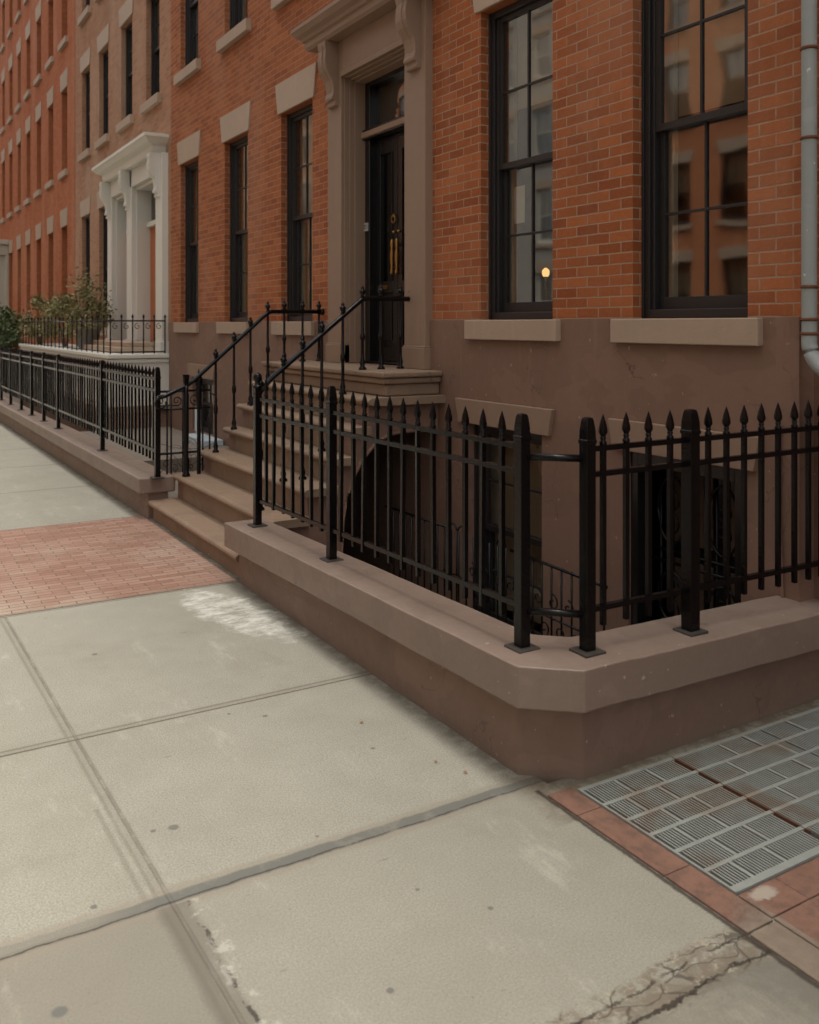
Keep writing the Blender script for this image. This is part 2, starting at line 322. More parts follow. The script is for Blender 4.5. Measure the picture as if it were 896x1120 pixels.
# ------------------------------------------------------------------ mesh helpers
class MB:
    def __init__(s): s.v = []; s.f = []; s.sm = []
    def quad(s, *p, smooth=False):
        n = len(s.v); s.v += [tuple(q) for q in p]; s.f.append(tuple(range(n, n + len(p)))); s.sm.append(smooth); return s
    def box(s, x0, x1, y0, y1, z0, z1):
        if x0 > x1: x0, x1 = x1, x0
        if y0 > y1: y0, y1 = y1, y0
        if z0 > z1: z0, z1 = z1, z0
        n = len(s.v)
        s.v += [(x, y, z) for z in (z0, z1) for y in (y0, y1) for x in (x0, x1)]
        for f in ((0, 2, 3, 1), (4, 5, 7, 6), (0, 1, 5, 4), (2, 6, 7, 3), (0, 4, 6, 2), (1, 3, 7, 5)):
            s.f.append(tuple(n + i for i in f)); s.sm.append(False)
        return s
    def prism(s, poly, axis, a, b, smooth=False):
        """poly: 2D points, extruded along axis from a to b. axis 'x': (y,z); 'y': (x,z); 'z': (x,y)"""
        def P(p, t):
            return {'x': (t, p[0], p[1]), 'y': (p[0], t, p[1]), 'z': (p[0], p[1], t)}[axis]
        n = len(s.v); k = len(poly)
        s.v += [P(p, a) for p in poly] + [P(p, b) for p in poly]
        s.f.append(tuple(range(n, n + k))[::-1]); s.f.append(tuple(range(n + k, n + 2 * k))); s.sm += [False, False]
        for i in range(k):
            j = (i + 1) % k; s.f.append((n + i, n + j, n + k + j, n + k + i)); s.sm.append(smooth)
        return s
    def lathe(s, prof, cx, cy, seg=12, z0=0.0, rot=0.0, smooth=True):
        """prof: (r, z) list bottom to top"""
        n = len(s.v); k = len(prof)
        for r, z in prof:
            for i in range(seg):
                a = rot + 2 * math.pi * i / seg
                s.v.append((cx + r * math.cos(a), cy + r * math.sin(a), z0 + z))
        for q in range(k - 1):
            for i in range(seg):
                j = (i + 1) % seg
                s.f.append((n + q * seg + i, n + q * seg + j, n + (q + 1) * seg + j, n + (q + 1) * seg + i)); s.sm.append(smooth)
        s.f.append(tuple(n + i for i in range(seg))[::-1]); s.f.append(tuple(n + (k - 1) * seg + i for i in range(seg))); s.sm += [False, False]
        return s
    def tube(s, pts, r, seg=8, flat=None, smooth=True):
        """round tube (or square with seg=4) along points"""
        pts = [Vector(p) for p in pts]; n0 = len(s.v); k = len(pts)
        up = Vector((0, 0, 1))
        for i, p in enumerate(pts):
            d = (pts[min(i + 1, k - 1)] - pts[max(i - 1, 0)]).normalized()
            u = up if abs(d.dot(up)) < 0.95 else Vector((1, 0, 0))
            a = d.cross(u).normalized(); b = a.cross(d).normalized()
            rr = r[i] if isinstance(r, (list, tuple)) else r
            for q in range(seg):
                t = 2 * math.pi * (q + 0.5) / seg
                s.v.append(tuple(p + a * rr * math.cos(t) + b * rr * math.sin(t) * (flat or 1)))
        for i in range(k - 1):
            for q in range(seg):
                w = (q + 1) % seg
                s.f.append((n0 + i * seg + q, n0 + i * seg + w, n0 + (i + 1) * seg + w, n0 + (i + 1) * seg + q)); s.sm.append(smooth and seg > 4)
        s.f.append(tuple(n0 + q for q in range(seg))[::-1]); s.f.append(tuple(n0 + (k - 1) * seg + q for q in range(seg))); s.sm += [False, False]
        return s
    def build(s, name, mat, parent=None, origin=None, bevel=0.0, bseg=2):
        """vertices are world coordinates; they are made local to the parent (or to origin)"""
        o = Vector((0, 0, 0))
        if parent is not None: o = wloc(parent)
        oo = Vector(origin) if origin is not None else o
        me = bpy.data.meshes.new(name); me.from_pydata([tuple(Vector(v) - oo) for v in s.v], [], s.f)
        for i, p in enumerate(me.polygons): p.use_smooth = s.sm[i]
        me.validate()
        bm = bmesh.new(); bm.from_mesh(me); bmesh.ops.recalc_face_normals(bm, faces=bm.faces); bm.to_mesh(me); bm.free()
        me.materials.append(M[mat] if isinstance(mat, str) else mat)
        ob = bpy.data.objects.new(name, me); col.objects.link(ob)
        if parent is not None: ob.parent = parent
        ob.location = oo - o if parent is not None else oo
        if bevel:
            md = ob.modifiers.new('bevel', 'BEVEL'); md.width = bevel; md.segments = bseg; md.limit_method = 'ANGLE'; md.angle_limit = R(40)
            md.harden_normals = False
        return ob
def wloc(o):
    v = Vector(o.location)
    while o.parent: o = o.parent; v = v + Vector(o.location)
    return v
def thing(name, label, cat, loc, group=None):
    o = bpy.data.objects.new(name, None); col.objects.link(o); o.location = loc; o.empty_display_size = 0.2
    o['label'] = label; o['category'] = cat
    if group: o['group'] = group
    return o
def tag(o, label, cat, group=None):
    o['label'] = label; o['category'] = cat
    if group: o['group'] = group
    return o
def struct(o): o['kind'] = 'structure'; return o
def copy_under(src, parent, loc):
    c = src.copy(); col.objects.link(c); c.parent = parent; c.location = Vector(loc) - wloc(parent)
    for ch in src.children:
        d = ch.copy(); col.objects.link(d); d.parent = c
    return c

# ------------------------------------------------------------------ ground
def zg(y): return -0.007 * max(0.0, y - 8.7)
def sheet(x0, x1, ys, dz=0.0):
    mb = MB()
    for a, b in zip(ys[:-1], ys[1:]):
        mb.quad((x0, a, zg(a) + dz), (x1, a, zg(a) + dz), (x1, b, zg(b) + dz), (x0, b, zg(b) + dz))
    return mb
def slab(x0, x1, ys, dz, zb):
    mb = sheet(x0, x1, ys, dz)
    for a, b in zip(ys[:-1], ys[1:]):
        for x in (x0, x1): mb.quad((x, a, zb), (x, b, zb), (x, b, zg(b) + dz), (x, a, zg(a) + dz))
    for y in (ys[0], ys[-1]): mb.quad((x0, y, zb), (x1, y, zb), (x1, y, zg(y) + dz), (x0, y, zg(y) + dz))
    return mb
YS = [-14, 8.7, 30, 60, 95]
struct(MB().quad((-400, -400, -1.4), (400, -400, -1.4), (400, 400, -1.4), (-400, 400, -1.4)).build('ground', 'earth'))
mbs = slab(-2.3, 2.36, YS, 0.0, -1.38)
mbs.quad((2.36, -14, 0), (4.3, -14, 0), (4.3, 2.87, 0), (2.36, 2.87, 0)).quad((2.36, 2.87, -1.38), (4.3, 2.87, -1.38), (4.3, 2.87, 0), (2.36, 2.87, 0))
struct(mbs.build('sidewalk', 'sidewalk', origin=(0, 0, 0)))
struct(slab(-2.46, -2.303, YS, -0.004, -1.38).build('kerb', 'kerb', bevel=0.015))
struct(slab(-10.6, -2.463, YS, -0.15, -1.38).build('road', 'asphalt'))
struct(slab(-10.76, -10.603, YS, -0.004, -1.38).build('kerb', 'kerb', bevel=0.015))
struct(slab(-14.0, -10.763, YS, 0.0, -1.38).build('sidewalk', 'kerb'))
struct(MB().quad((-2.3, 6.285, 0.004), (2.30, 6.285, 0.004), (2.30, 8.7, 0.004), (-2.3, 8.7, 0.004)).quad((-2.3, 8.7, 0.004), (2.3, 8.7, 0.004), (2.3, 8.91, 0.0025), (-2.3, 8.91, 0.0025)).build('brick_paving', 'pavers'))
# terracotta tiles and edging strip at the bottom right
mb = MB()
g = 0.004
for a, b in ((2.79, 2.615), (2.613, 2.18), (2.178, 1.845), (1.838, 1.42), (1.417, 1.0), (0.997, 0.5)):
    mb.box(2.295, 2.413, b + 0.002, a, -0.02, 0.008)
xs = [2.418, 2.60, 2.86, 3.12, 3.38, 3.64, 3.90, 4.0]
for r, (b, a) in enumerate(((1.855, 1.985), (1.58, 1.85), (1.30, 1.575), (1.02, 1.295), (0.74, 1.015), (0.4, 0.735))):
    for i in range(len(xs) - 1):
        off = 0.11 if r % 2 else 0.0
        x0 = xs[i] + (off if i else 0); x1 = xs[i + 1] + (off if i + 1 < len(xs) - 1 else 0)
        mb.box(x0 + .0025, x1, b + .0025, a, -0.02, 0.0075 + random.uniform(-0.0008, 0.001))
struct(mb.build('tile_paving', 'tile', bevel=0.0012, bseg=1))

# sidewalk grate: frame, cross bands, bars
gr = thing('sidewalk_grate', 'weathered grey steel sidewalk grating with rusty patches beside the brown kerb wall', 'grating', (3.2, 2.35, 0.0))
GX0, GX1, GY0, GY1 = 2.416, 4.0, 1.99, 2.755
fr = MB()
fr.box(GX0, GX0 + 0.010, GY0, GY1, 0.003, 0.0145).box(GX0 + 0.0105, GX1, GY1 - 0.02, GY1, 0.003, 0.0135).box(GX0 + 0.0105, GX1, GY0, GY0 + 0.03, 0.003, 0.0135)
bands = [2.125, 2.255, 2.375, 2.490, 2.615]
for y in bands: fr.box(GX0 + 0.0105, GX1, y - 0.009, y + 0.009, 0.004, 0.0130)
ba = MB(); x = GX0 + 0.028
while x < GX1:
    for i, y in enumerate([GY0 + 0.03] + bands):
        y1 = ([GY0 + 0.03] + bands + [GY1 - 0.02])[i + 1]
        if any(-0.009 < x - q < 0.017 for q in ((2.585, 2.76, 3.2, 3.36, 3.66) if i % 2 else (2.53, 2.70, 3.1, 3.42, 3.8)) + (2.935, 3.487)): continue
        ba.box(x, x + 0.0058, y + (0.0 if i == 0 else 0.011), y1 - (0.011 if i < 5 else 0.0), 0.003, 0.0120)
    x += 0.0142
ba.build('bars', 'grate', gr)
dv = fr
for i, y in enumerate([GY0 + 0.03] + bands):
    y1 = ([GY0 + 0.03] + bands + [GY1 - 0.02])[i + 1]
    for x in ((2.585, 2.76, 3.2, 3.36, 3.66) if i % 2 else (2.53, 2.70, 3.1, 3.42, 3.8)): dv.box(x, x + 0.015, y, y1, 0.004, 0.0125)
fr.build('frame', 'grate', gr)
MB().box(2.938, 2.943, GY0 + 0.1, GY1, 0.003, 0.0142).build('seam_bar', 'rust', gr); MB().box(3.49, 3.497, GY0, GY1, 0.003, 0.0140).build('seam_bar', 'grate', gr)
struct(MB().quad((GX0, GY0, 0.0025), (GX1, GY0, 0.0025), (GX1, GY1, 0.0025), (GX0, GY1, 0.0025)).build('grate_pit', plain('grate_pit_shade', (0.05, 0.038, 0.028), rough=0.95, bumpy=0.01)))  # flat sheet under the bars, its dark colour stands in for the pit's shade

# areaway floors
struct(MB().box(2.6, 3.5, 2.9, 6.25, -1.38, -0.42).box(3.5, XF + 0.2, 2.9, 6.25, -1.38, -1.05).build('areaway_floor', 'areafloor'))
struct(MB().box(2.51, XF + 0.1, 8.7, 10.6, -1.38, 0.12).box(2.6, XF + 0.1, 10.6, 14.0, -1.38, 0.28).box(2.6, XF + 0.1, 14.0, 42, -1.38, -0.1).build('areaway_floor', 'areafloor'))

# ------------------------------------------------------------------ kerb walls with coping
def wall_ring(outer, inner, z0, z1f):
    """outer/inner: matching polylines (x,y); z1f(x,y) top height"""
    mb = MB(); n = len(outer)
    def top(p): return (p[0], p[1], z1f(*p))
    def bot(p): return (p[0], p[1], z0 if not callable(z0) else z0(*p))
    for i in range(n - 1):
        a, b, c, d = outer[i], outer[i + 1], inner[i + 1], inner[i]
        mb.quad(top(a), top(b), top(c), top(d)); mb.quad(bot(a), bot(b), bot(c), bot(d))
        mb.quad(bot(a), bot(b), top(b), top(a)); mb.quad(bot(d), bot(c), top(c), top(d))
    for i in (0, n - 1):
        mb.quad(bot(outer[i]), bot(inner[i]), top(inner[i]), top(outer[i]))
    return mb
def weld(o):
    bm = bmesh.new(); bm.from_mesh(o.data); bmesh.ops.remove_doubles(bm, verts=bm.verts, dist=0.0005)
    bmesh.ops.recalc_face_normals(bm, faces=bm.faces); bm.to_mesh(o.data); bm.free()
def subdiv_y(line, n):
    out = []
    for a, b in zip(line[:-1], line[1:]):
        for i in range(n): out.append((a[0] + (b[0] - a[0]) * i / n, a[1] + (b[1] - a[1]) * i / n))
    return out + [line[-1]]
def capz(y): return 0.494 - 0.0185 * max(0, min(y, 6.1) - 2.9) - 0.0135 * max(0, min(y, 9) - 6.1) - 0.0075 * max(0, y - 9)
def wob(p, k): return 0.003 * noise.noise(Vector((p[0] * 3, p[1] * 3, k))) + 0.002 * noise.noise(Vector((p[0] * 14, p[1] * 14, k)))
w1 = thing('kerb_wall', 'low brown painted kerb wall with chamfered corner under the near iron fence', 'kerb wall', (2.45, 3.0, 0))
out = [(2.30, 6.26), (2.30, 2.99), (2.50, 2.82), (XF + 0.3, 2.835)]
inn = [(2.48, 6.26), (2.48, 3.14), (2.60, 3.02), (XF + 0.3, 3.02)]
o = wall_ring(subdiv_y(out, 8), subdiv_y(inn, 8), -1.3, lambda x, y: capz(y) - 0.165).build('base', 'curbwall', w1, bevel=0.012); weld(o)
out = [(2.205, 6.30), (2.22, 2.887), (2.42, 2.716), (XF + 0.3, 2.74)]
inn = [(2.50, 6.30), (2.52, 3.17), (2.63, 3.05), (XF + 0.3, 3.05)]
def capz1(x, y): return (capz(y) if x < 2.7 else 0.494 - 0.018 * (x - 2.4)) + wob((x, y), 2)
o = wall_ring(subdiv_y(out, 24), subdiv_y(inn, 24), lambda x, y: capz1(x, y) - 0.170, capz1).build('coping', 'coping', w1, bevel=0.016, bseg=3); weld(o)
w2 = thing('kerb_wall', 'long low brown kerb wall running up the street beyond the stoop', 'kerb wall', (2.4, 8.8, 0))
o = wall_ring(subdiv_y([(2.30, 34.0), (2.30, 8.74)], 20), subdiv_y([(2.50, 34.0), (2.50, 8.74)], 20), -1.3, lambda x, y: capz(y) - 0.14).build('base', 'curbwall', w2, bevel=0.012); weld(o)
o = wall_ring(subdiv_y([(2.215, 34.0), (2.215, 8.70)], 24), subdiv_y([(2.56, 34.0), (2.56, 8.70)], 24), lambda x, y: capz(y) - 0.155 + wob((x, y), 2), lambda x, y: capz(y) + wob((x, y), 2)).build('coping', 'coping', w2, bevel=0.016, bseg=3); weld(o)

# ------------------------------------------------------------------ iron fences
def picket_mesh(h, spear=0.105, t=0.0102):
    """origin at the tip's height 0, hangs down h"""
    mb = MB(); zt = 0.0
    mb.box(-t, t, -t, t, -h, -spear - 0.028)
    mb.lathe([(t * 1.0, -spear - 0.030), (t * 1.55, -spear - 0.022), (t * 1.55, -spear - 0.012), (t * 0.95, -spear - 0.006), (t * 1.35, -spear + 0.004), (t * 0.95, -spear + 0.012)], 0, 0, 8)
    mb.lathe([(t * 0.95, -spear + 0.010), (t * 1.9, -spear + 0.028), (t * 1.85, -spear + 0.042), (t * 1.2, -spear + 0.072), (0.001, 0)], 0, 0, 6, smooth=False)
    return mb
def post_mb(x, y, z0, z1, w=0.0245, ball=False):
    mb = MB(); mb.box(x - w, x + w, y - w, y + w, z0 + 0.008, z1 - 0.105)
    r = w * 1.41
    if ball:
        mb.lathe([(r * .95, z1 - 0.11), (r * 1.0, z1 - 0.095), (r * .55, z1 - 0.08), (r * .5, z1 - 0.07), (r * .85, z1 - 0.05), (r * .95, z1 - 0.03), (r * .75, z1 - 0.01), (r * .25, z1)], x, y, 12)
    else:
        mb.lathe([(r, z1 - 0.112), (r * 1.14, z1 - 0.108), (r * 1.14, z1 - 0.094), (r * 1.02, z1 - 0.092), (r * 1.02, z1 - 0.085), (r * .98, z1 - 0.055), (r * .80, z1 - 0.018), (r * .66, z1 - 0.004), (r * .3, z1)], x, y, 4, rot=R(45), smooth=False)
    return mb
def plate(x, y, z): return MB().box(x - 0.055, x + 0.055, y - 0.055, y + 0.055, z - 0.006, z + 0.009)
def add_post(th, x, y, z0, z1, ball=False, w=0.0245):
    p = post_mb(x, y, z0, z1, w, ball).build('post', 'iron', th, origin=(x, y, z0), bevel=0.004)
    plate(x, y, z0).build('base_plate', 'steel', p, origin=(x, y, z0), bevel=0.003)
    return p
def rail(mb, a, b, r=0.0115): mb.tube([a, b], r * 1.41, 4)
def pickets(th, pts, h):
    first = None
    for k, (x, y, z) in enumerate(pts):
        if first is None:
            mb = picket_mesh(h); mb.v = [(v[0] + x, v[1] + y, v[2] + z) for v in mb.v]
            first = mb.build('picket', 'iron', th, origin=(x, y, z), bevel=0.0)
            base = first
        else:
            c = base.copy(); col.objects.link(c); c.parent = th; c.location = Vector((x, y, z)) - wloc(th)
            c.rotation_euler = (R(random.uniform(-.5, .5)), R(random.uniform(-.5, .5)), R(random.uniform(-6, 6)))
            c.scale = (1, 1, 1)
f1 = thing('iron_fence', 'black iron spearhead fence turning the corner on the near kerb wall', 'fence', (2.37, 3.05, 0.49))
PX = 2.37
add_post(f1, PX, 3.05, 0.490, 1.478); add_post(f1, 2.57, 2.868, 0.494, 1.468)
add_post(f1, PX, 4.88, 0.455, 1.490); add_post(f1, PX - 0.005, 6.06, 0.437, 1.515, ball=True); add_post(f1, 3.16, 2.85, 0.482, 1.475, w=0.029)
for (z0, z1) in ((1.338, 1.330), (1.232, 1.215), (0.668, 0.615)):
    mb = MB(); rail(mb, (PX, 3.05, z0), (PX, 6.06, z1)); mb.build('rail', 'iron', f1)
for (z0, z1) in ((1.335, 1.340), (1.228, 1.234), (0.668, 0.665)):
    mb = MB(); rail(mb, (2.57, 2.868, z0), (4.12, 2.85, z1)); mb.build('rail', 'iron', f1)
for z in (1.296, 0.648):
    mb = MB(); mb.tube([(PX, 3.05, z), (2.57, 2.868, z)], 0.016, 8); mb.build('corner_bar', 'iron', f1)
pts = [(PX, 3.05 + 0.141 * (i + 1), 1.478) for i in range(12)] + [(PX, 4.88 + 0.147 * (i + 1) - 0.0, 1.483) for i in range(7)]
pickets(f1, pts, 0.885)
xs = [2.655, 2.785, 2.915, 3.045, 3.285, 3.405, 3.525, 3.645, 3.765, 3.885, 3.99, 4.09]
base = [c for c in f1.children if c.name.startswith('picket')][0]
for x in xs:
    c = base.copy(); col.objects.link(c); c.parent = f1; c.location = Vector((x, 2.868 - (x - 2.57) * 0.012, 1.478 + random.uniform(-.003, .003))) - wloc(f1)
    c.rotation_euler = (0, 0, R(random.uniform(-5, 5)))

f2 = thing('iron_fence', 'long black iron spearhead fence running up the street from the stoop', 'fence', (2.37, 8.66, 0.42))
posts = [8.65, 11.0, 13.85, 15.1, 16.3, 17.5, 18.9, 20.3, 21.8, 23.6, 25.6, 27.8, 30.0, 32.0]
for y in posts: add_post(f2, PX, y, capz(y) - 0.0, 1.452 - 0.004 * (y - 8.6))
for dz in (-0.115, -0.225, -0.80):
    mb = MB(); mb.tube([(PX, 8.65, 1.452 + dz), (PX, 32.0, 1.452 + dz - 0.0037 * 23.35)], 0.0205, 4); mb.build('rail', 'iron', f2)
allp = []
for a, b in zip(posts[:-1], posts[1:]):
    n = round((b - a) / 0.142)
    for i in range(1, n):
        y = a + (b - a) * i / n; allp.append((PX, y, 1.452 - 0.004 * (y - 8.65)))
pickets(f2, allp[:100], 0.90)
mb = MB()
for p in allp[100:]:
    q = picket_mesh(0.90); n = len(mb.v); mb.v += [(v[0] + p[0], v[1] + p[1], v[2] + p[2]) for v in q.v]
    mb.f += [tuple(i + n for i in f) for f in q.f]; mb.sm += q.sm
o = mb.build('picket', 'iron', f2); o['kind'] = 'stuff'

# ------------------------------------------------------------------ stoop
st = thing('stoop', 'brownstone stoop with broad worn steps up to the black front door', 'stoop', (2.9, 7.4, 0))
TZ = [0.185, 0.415, 0.622, 0.835, 1.06, 1.285]
TX = [2.30, 2.54, 2.80, 3.05, 3.19, 3.32]
def step_poly(x, zt, zb, xb):
    ro = 0.028; pts = [(xb, zt), (x + ro, zt)]
    for i in range(7):
        a = math.pi / 2 + math.pi * i / 6
        pts.append((x - 0.005 + ro + ro * math.cos(a) * 1.1, zt - ro + ro * math.sin(a)))
    pts += [(x + ro + 0.012, zt - 2 * ro - 0.004), (x + ro + 0.012, zb), (xb, zb)]
    return pts
ends = [(6.30, 8.695), (6.21, 8.74), (6.21, 8.74), (6.21, 8.74), (6.21, 8.74), (6.16, 8.76)]
for i in range(6):
    y0, y1 = ends[i]
    zb = TZ[i - 1] if i else -0.1
    xb = (TX[i + 1] + 0.042) if i < 5 else XF
    mb = MB().prism(step_poly(TX[i], TZ[i], TZ[i] - 0.062, xb), 'y', y0, y1)
    mb.box(TX[i] + 0.042, xb, (y0 if i == 0 else 6.30), (y1 if i == 0 else 8.688), zb, TZ[i] - 0.0625)
    mb.build('step', 'brownstone', st, bevel=0.005)
pf = MB()
for (z0, z1, ex) in ((1.435, 1.480, 0.05), (1.385, 1.433, 0.028), (1.287, 1.383, 0.0)):
    pf.box(3.50 - ex, XF - 0.035, 6.24 - ex, 8.70 + ex, z0, z1)
pf.build('platform', 'brownstone', st, bevel=0.014, bseg=3)
# side walls: near one with the arched passage
ST_B = -1.3
prof = [(2.50, -0.4), (3.02, -0.4)]
arc = [(3.12, 0.0)] + [(3.66 - 0.53 * math.cos(a), 0.22 + 0.78 * math.sin(a)) for a in [math.pi / 2 * i / 10 for i in range(11)]] + [(XF - 0.035, 1.0)]
poly = [(2.50, -0.9), (3.12, -0.9)] + arc + [(XF - 0.035, 1.283), (3.36, 1.283), (3.36, 1.055), (3.23, 1.055), (3.23, 0.83), (3.09, 0.83), (3.09, 0.617), (2.84, 0.617), (2.84, 0.41), (2.58, 0.41), (2.58, 0.18), (2.50, 0.18)]
MB().prism(poly, 'y', 6.26, 6.44).build('side_wall', 'stucco', st)
rim = MB(); pa = arc[1:]
rim.tube([(p[0], 6.262, p[1]) for p in [(3.12, -0.9)] + arc], 0.016, 6)
rim.build('arch_rim', 'stucco', st)
MB().prism([(2.50, -0.4), (XF - 0.035, -0.4), (XF - 0.035, 1.283), (3.36, 1.283), (3.36, 1.055), (3.23, 1.055), (3.23, 0.83), (3.09, 0.83), (3.09, 0.617), (2.84, 0.617), (2.84, 0.41), (2.58, 0.41), (2.58, 0.18), (2.50, 0.18)], 'y', 8.52, 8.69).build('side_wall', 'stucco', st)
MB().box(2.52, 2.70, 6.44, 8.52, -1.3, 0.18).box(2.55, 3.0, 6.44, 6.9, -1.3, 0.17).build('foundation', 'stucco', st)

# railings on the stoop
def baluster(th, x, y, zb, zt, big=False):
    k = 1.5 if big else 1.0
    hh = zt - zb
    prof = [(0.034 * k, 0), (0.032 * k, 0.015), (0.018 * k, 0.03), (0.024 * k, 0.06), (0.017 * k, 0.085), (0.014 * k, 0.10), (0.013 * k, hh * 0.42), (0.020 * k, hh * 0.43), (0.022 * k, hh * 0.47), (0.020 * k, hh * 0.50), (0.013 * k, hh * 0.52), (0.0115 * k, hh - 0.01), (0.0115 * k, hh)]
    b = MB().lathe(prof, x, y, 10, z0=zb).build('baluster', 'iron', th, origin=(x, y, zb))
    fz = zt + 0.012
    fp = [(0.008, -0.02), (0.009, 0.004), (0.017, 0.012), (0.010, 0.022), (0.018, 0.036), (0.021, 0.05), (0.017, 0.062), (0.008, 0.068), (0.012, 0.076), (0.009, 0.086), (0.002, 0.096)]
    MB().lathe([(r * k * 1.3, z * k * 1.08) for r, z in fp], x, y, 10, z0=fz).build('finial', 'iron', b, origin=(x, y, zb))
def tread_z(x):
    z = 0.0
    for a, b in zip(TX, TZ):
        if x >= a: z = b
    return 1.48 if x > 3.46 else z
def px_x(px, Y):
    r = (px - 448) / 996; return Y * (S30 + r * C30) / (C30 - r * S30)
YN, YFAR = 6.66, 8.50
def rail_z(path, x):
    for (a, za), (b, zb) in zip(path[:-1], path[1:]):
        if a <= x <= b: return za + (zb - za) * (x - a) / (b - a)
    return path[-1][1]
pN = [(2.53, 1.235), (2.62, 1.33), (2.71, 1.43), (3.508, 2.058), (3.56, 2.072), (4.05, 2.072)]
pF = [(2.33, 1.17), (2.40, 1.185), (2.50, 1.228), (2.60, 1.272), (2.68, 1.325), (3.38, 1.935), (3.425, 1.972), (3.47, 1.985), (4.02, 1.985)]
rn = thing('stair_railing', 'black iron handrail with urn finials on the near side of the stoop', 'railing', (2.5, YN, 0.18))
rf = thing('stair_railing', 'black iron handrail with urn finials on the far side of the stoop', 'railing', (2.5, YFAR, 0.18))
for th, path, Y in ((rn, pN, YN), (rf, pF, YFAR)):
    mb = MB(); mb.tube([(x, Y, z) for x, z in path], 0.021, 10); mb.build('handrail', 'iron', th)
    mb = MB().lathe([(0.02, -0.03), (0.028, -0.015), (0.03, 0), (0.028, 0.015), (0.02, 0.03)], path[-1][0] - 0.0, Y, 10, z0=path[-1][1]); mb.build('end_rosette', 'iron', th)
    if Y == YFAR: c0 = path[0]; mb = MB().tube([(c0[0] + 0.03 - 0.05 * math.sin(a), Y, c0[1] - 0.05 + 0.05 * math.cos(a)) for a in [i * 0.5 for i in range(11)]], [0.015 - 0.0007 * i for i in range(11)], 8); mb.build('volute', 'iron', th)
for px in (285, 310, 331, 352, 375, 396.5, 417, 438, 459):
    x = px_x(px, YN); x = min(x, 3.99 if px > 450 else 9)
    baluster(rn, x, YN, tread_z(x) + (0), rail_z(pN, x))
for px in (236, 256, 274, 293, 311, 331, 351):
    x = min(px_x(px, YFAR), 3.985); baluster(rf, x, YFAR, tread_z(x), rail_z(pF, x))
x = px_x(203.6, YFAR); 
nb = MB().lathe([(0.04, 0), (0.038, 0.02), (0.026, 0.04), (0.03, 0.09), (0.034, 0.14), (0.024, 0.19), (0.022, 0.24), (0.027, 0.40), (0.027, 0.78), (0.022, 0.8), (0.022, 0.86)], x, YFAR, 12, z0=0.415).lathe([(0.026, 0.0), (0.034, 0.09), (0.036, 0.10), (0.036, 0.115)], x, YFAR, 4, z0=1.265, rot=R(45), smooth=False)
nb.build('newel_post', 'iron', rf)
x2 = px_x(217.5, YFAR + 0.08)
ng = MB().lathe([(0.024, 0), (0.02, 0.03), (0.018, 0.86), (0.028, 0.88), (0.028, 0.95), (0.035, 0.965), (0.02, 0.99), (0.036, 1.02), (0.040, 1.05), (0.034, 1.085), (0.014, 1.105), (0.012, 1.13), (0.001, 1.17)], x2, YFAR + 0.08, 12, z0=0.42 - 0.16)
ng.build('newel_post', 'iron', rf)

# small gate beside the stoop
gt = thing('iron_gate', 'small black iron gate with scrollwork between the far fence post and the stoop', 'gate', (2.62, 8.80, 0.28))
GY = 8.80
gf = MB()
for z in (1.205, 1.03, 0.60): gf.tube([(2.39, GY, z), (2.93, GY, z)], 0.011, 6)
gf.tube([(2.93, GY, 1.03), (2.93, GY, 0.30)], 0.009, 6); gf.build('frame', 'iron', gt)
for x in (2.505, 2.545, 2.66, 2.86):
    MB().tube([(x, GY, 0.30), (x, GY, 1.215)], 0.0085, 6).build('bar', 'iron', gt)
class Scrolls:
    def __init__(s, th, name='scroll'): s.th = th; s.name = name
    def tube(s, *a, **k): MB().tube(*a, **k).build(s.name, 'iron', s.th)
sc = Scrolls(gt)
def spiral(mb, cx, cz, r, a0, turns, sgn=1, Y=GY, th=0.006, axis='y', n=16):
    pts = []
    for i in range(n + 1):
        t = i / n; a = a0 + sgn * turns * 2 * math.pi * t; rr = r * (1 - 0.78 * t)
        pts.append((cx + rr * math.cos(a), Y, cz + rr * math.sin(a)) if axis == 'y' else (Y, cx + rr * math.cos(a), cz + rr * math.sin(a)))
    mb.tube(pts, th, 5)
spiral(sc, 2.44, 1.11, 0.045, R(-90), 1.3, -1); spiral(sc, 2.60, 1.11, 0.05, R(-90), 1.3, 1); spiral(sc, 2.78, 1.12, 0.055, R(-90), 1.2, -1)
sc.tube([(2.44, GY, 1.065), (2.52, GY, 1.07), (2.62, GY, 1.062)], 0.006, 5)
sc.tube([(2.93 + 0.075 * math.sin(a), GY, 1.10 + 0.07 * math.cos(a)) for a in [i * 0.3 for i in range(9)]], 0.007, 5)
for k in range(7): spiral(sc, 2.42 + k * 0.08, 0.45 + 0.05 * (k % 2), 0.04, k, 1.0, 1 if k % 2 else -1, th=0.0035)
pv = MB(); pv.tube([(3.93, 12.3, 0.72), (3.93, 12.3, 0.40), (3.90, 12.25, 0.34)], 0.045, 10); pv.box(3.72, 3.98, 11.4, 12.3, 0.281, 0.36)
tag(pv.build('drain_spout', 'pvc', origin=(3.93, 12.0, 0.28), bevel=0.01), 'pale blue-grey plastic drain spout and tray behind the small gate', 'drain spout')
vn = MB()
random.seed(3)
for k in range(16):
    x, y = random.uniform(2.75, 3.6), random.uniform(9.2, 10.8); z = 0.3
    p = [(x, y, 0.12 if y < 10.6 else 0.28)]
    dx, dy = random.uniform(-.12, .12), random.uniform(-.12, .12)
    for i in range(6): p.append((x + dx * i + random.uniform(-.03, .03), y + dy * i, z + 0.08 * i - 0.012 * i * i + random.uniform(-.02, .02)))
    vn.tube(p, 0.004, 4)
tag(vn.build('bare_vine', 'bark', origin=(3.2, 10, 0.1)), 'tangle of bare dark vine stems beside the far side of the stoop', 'vine')

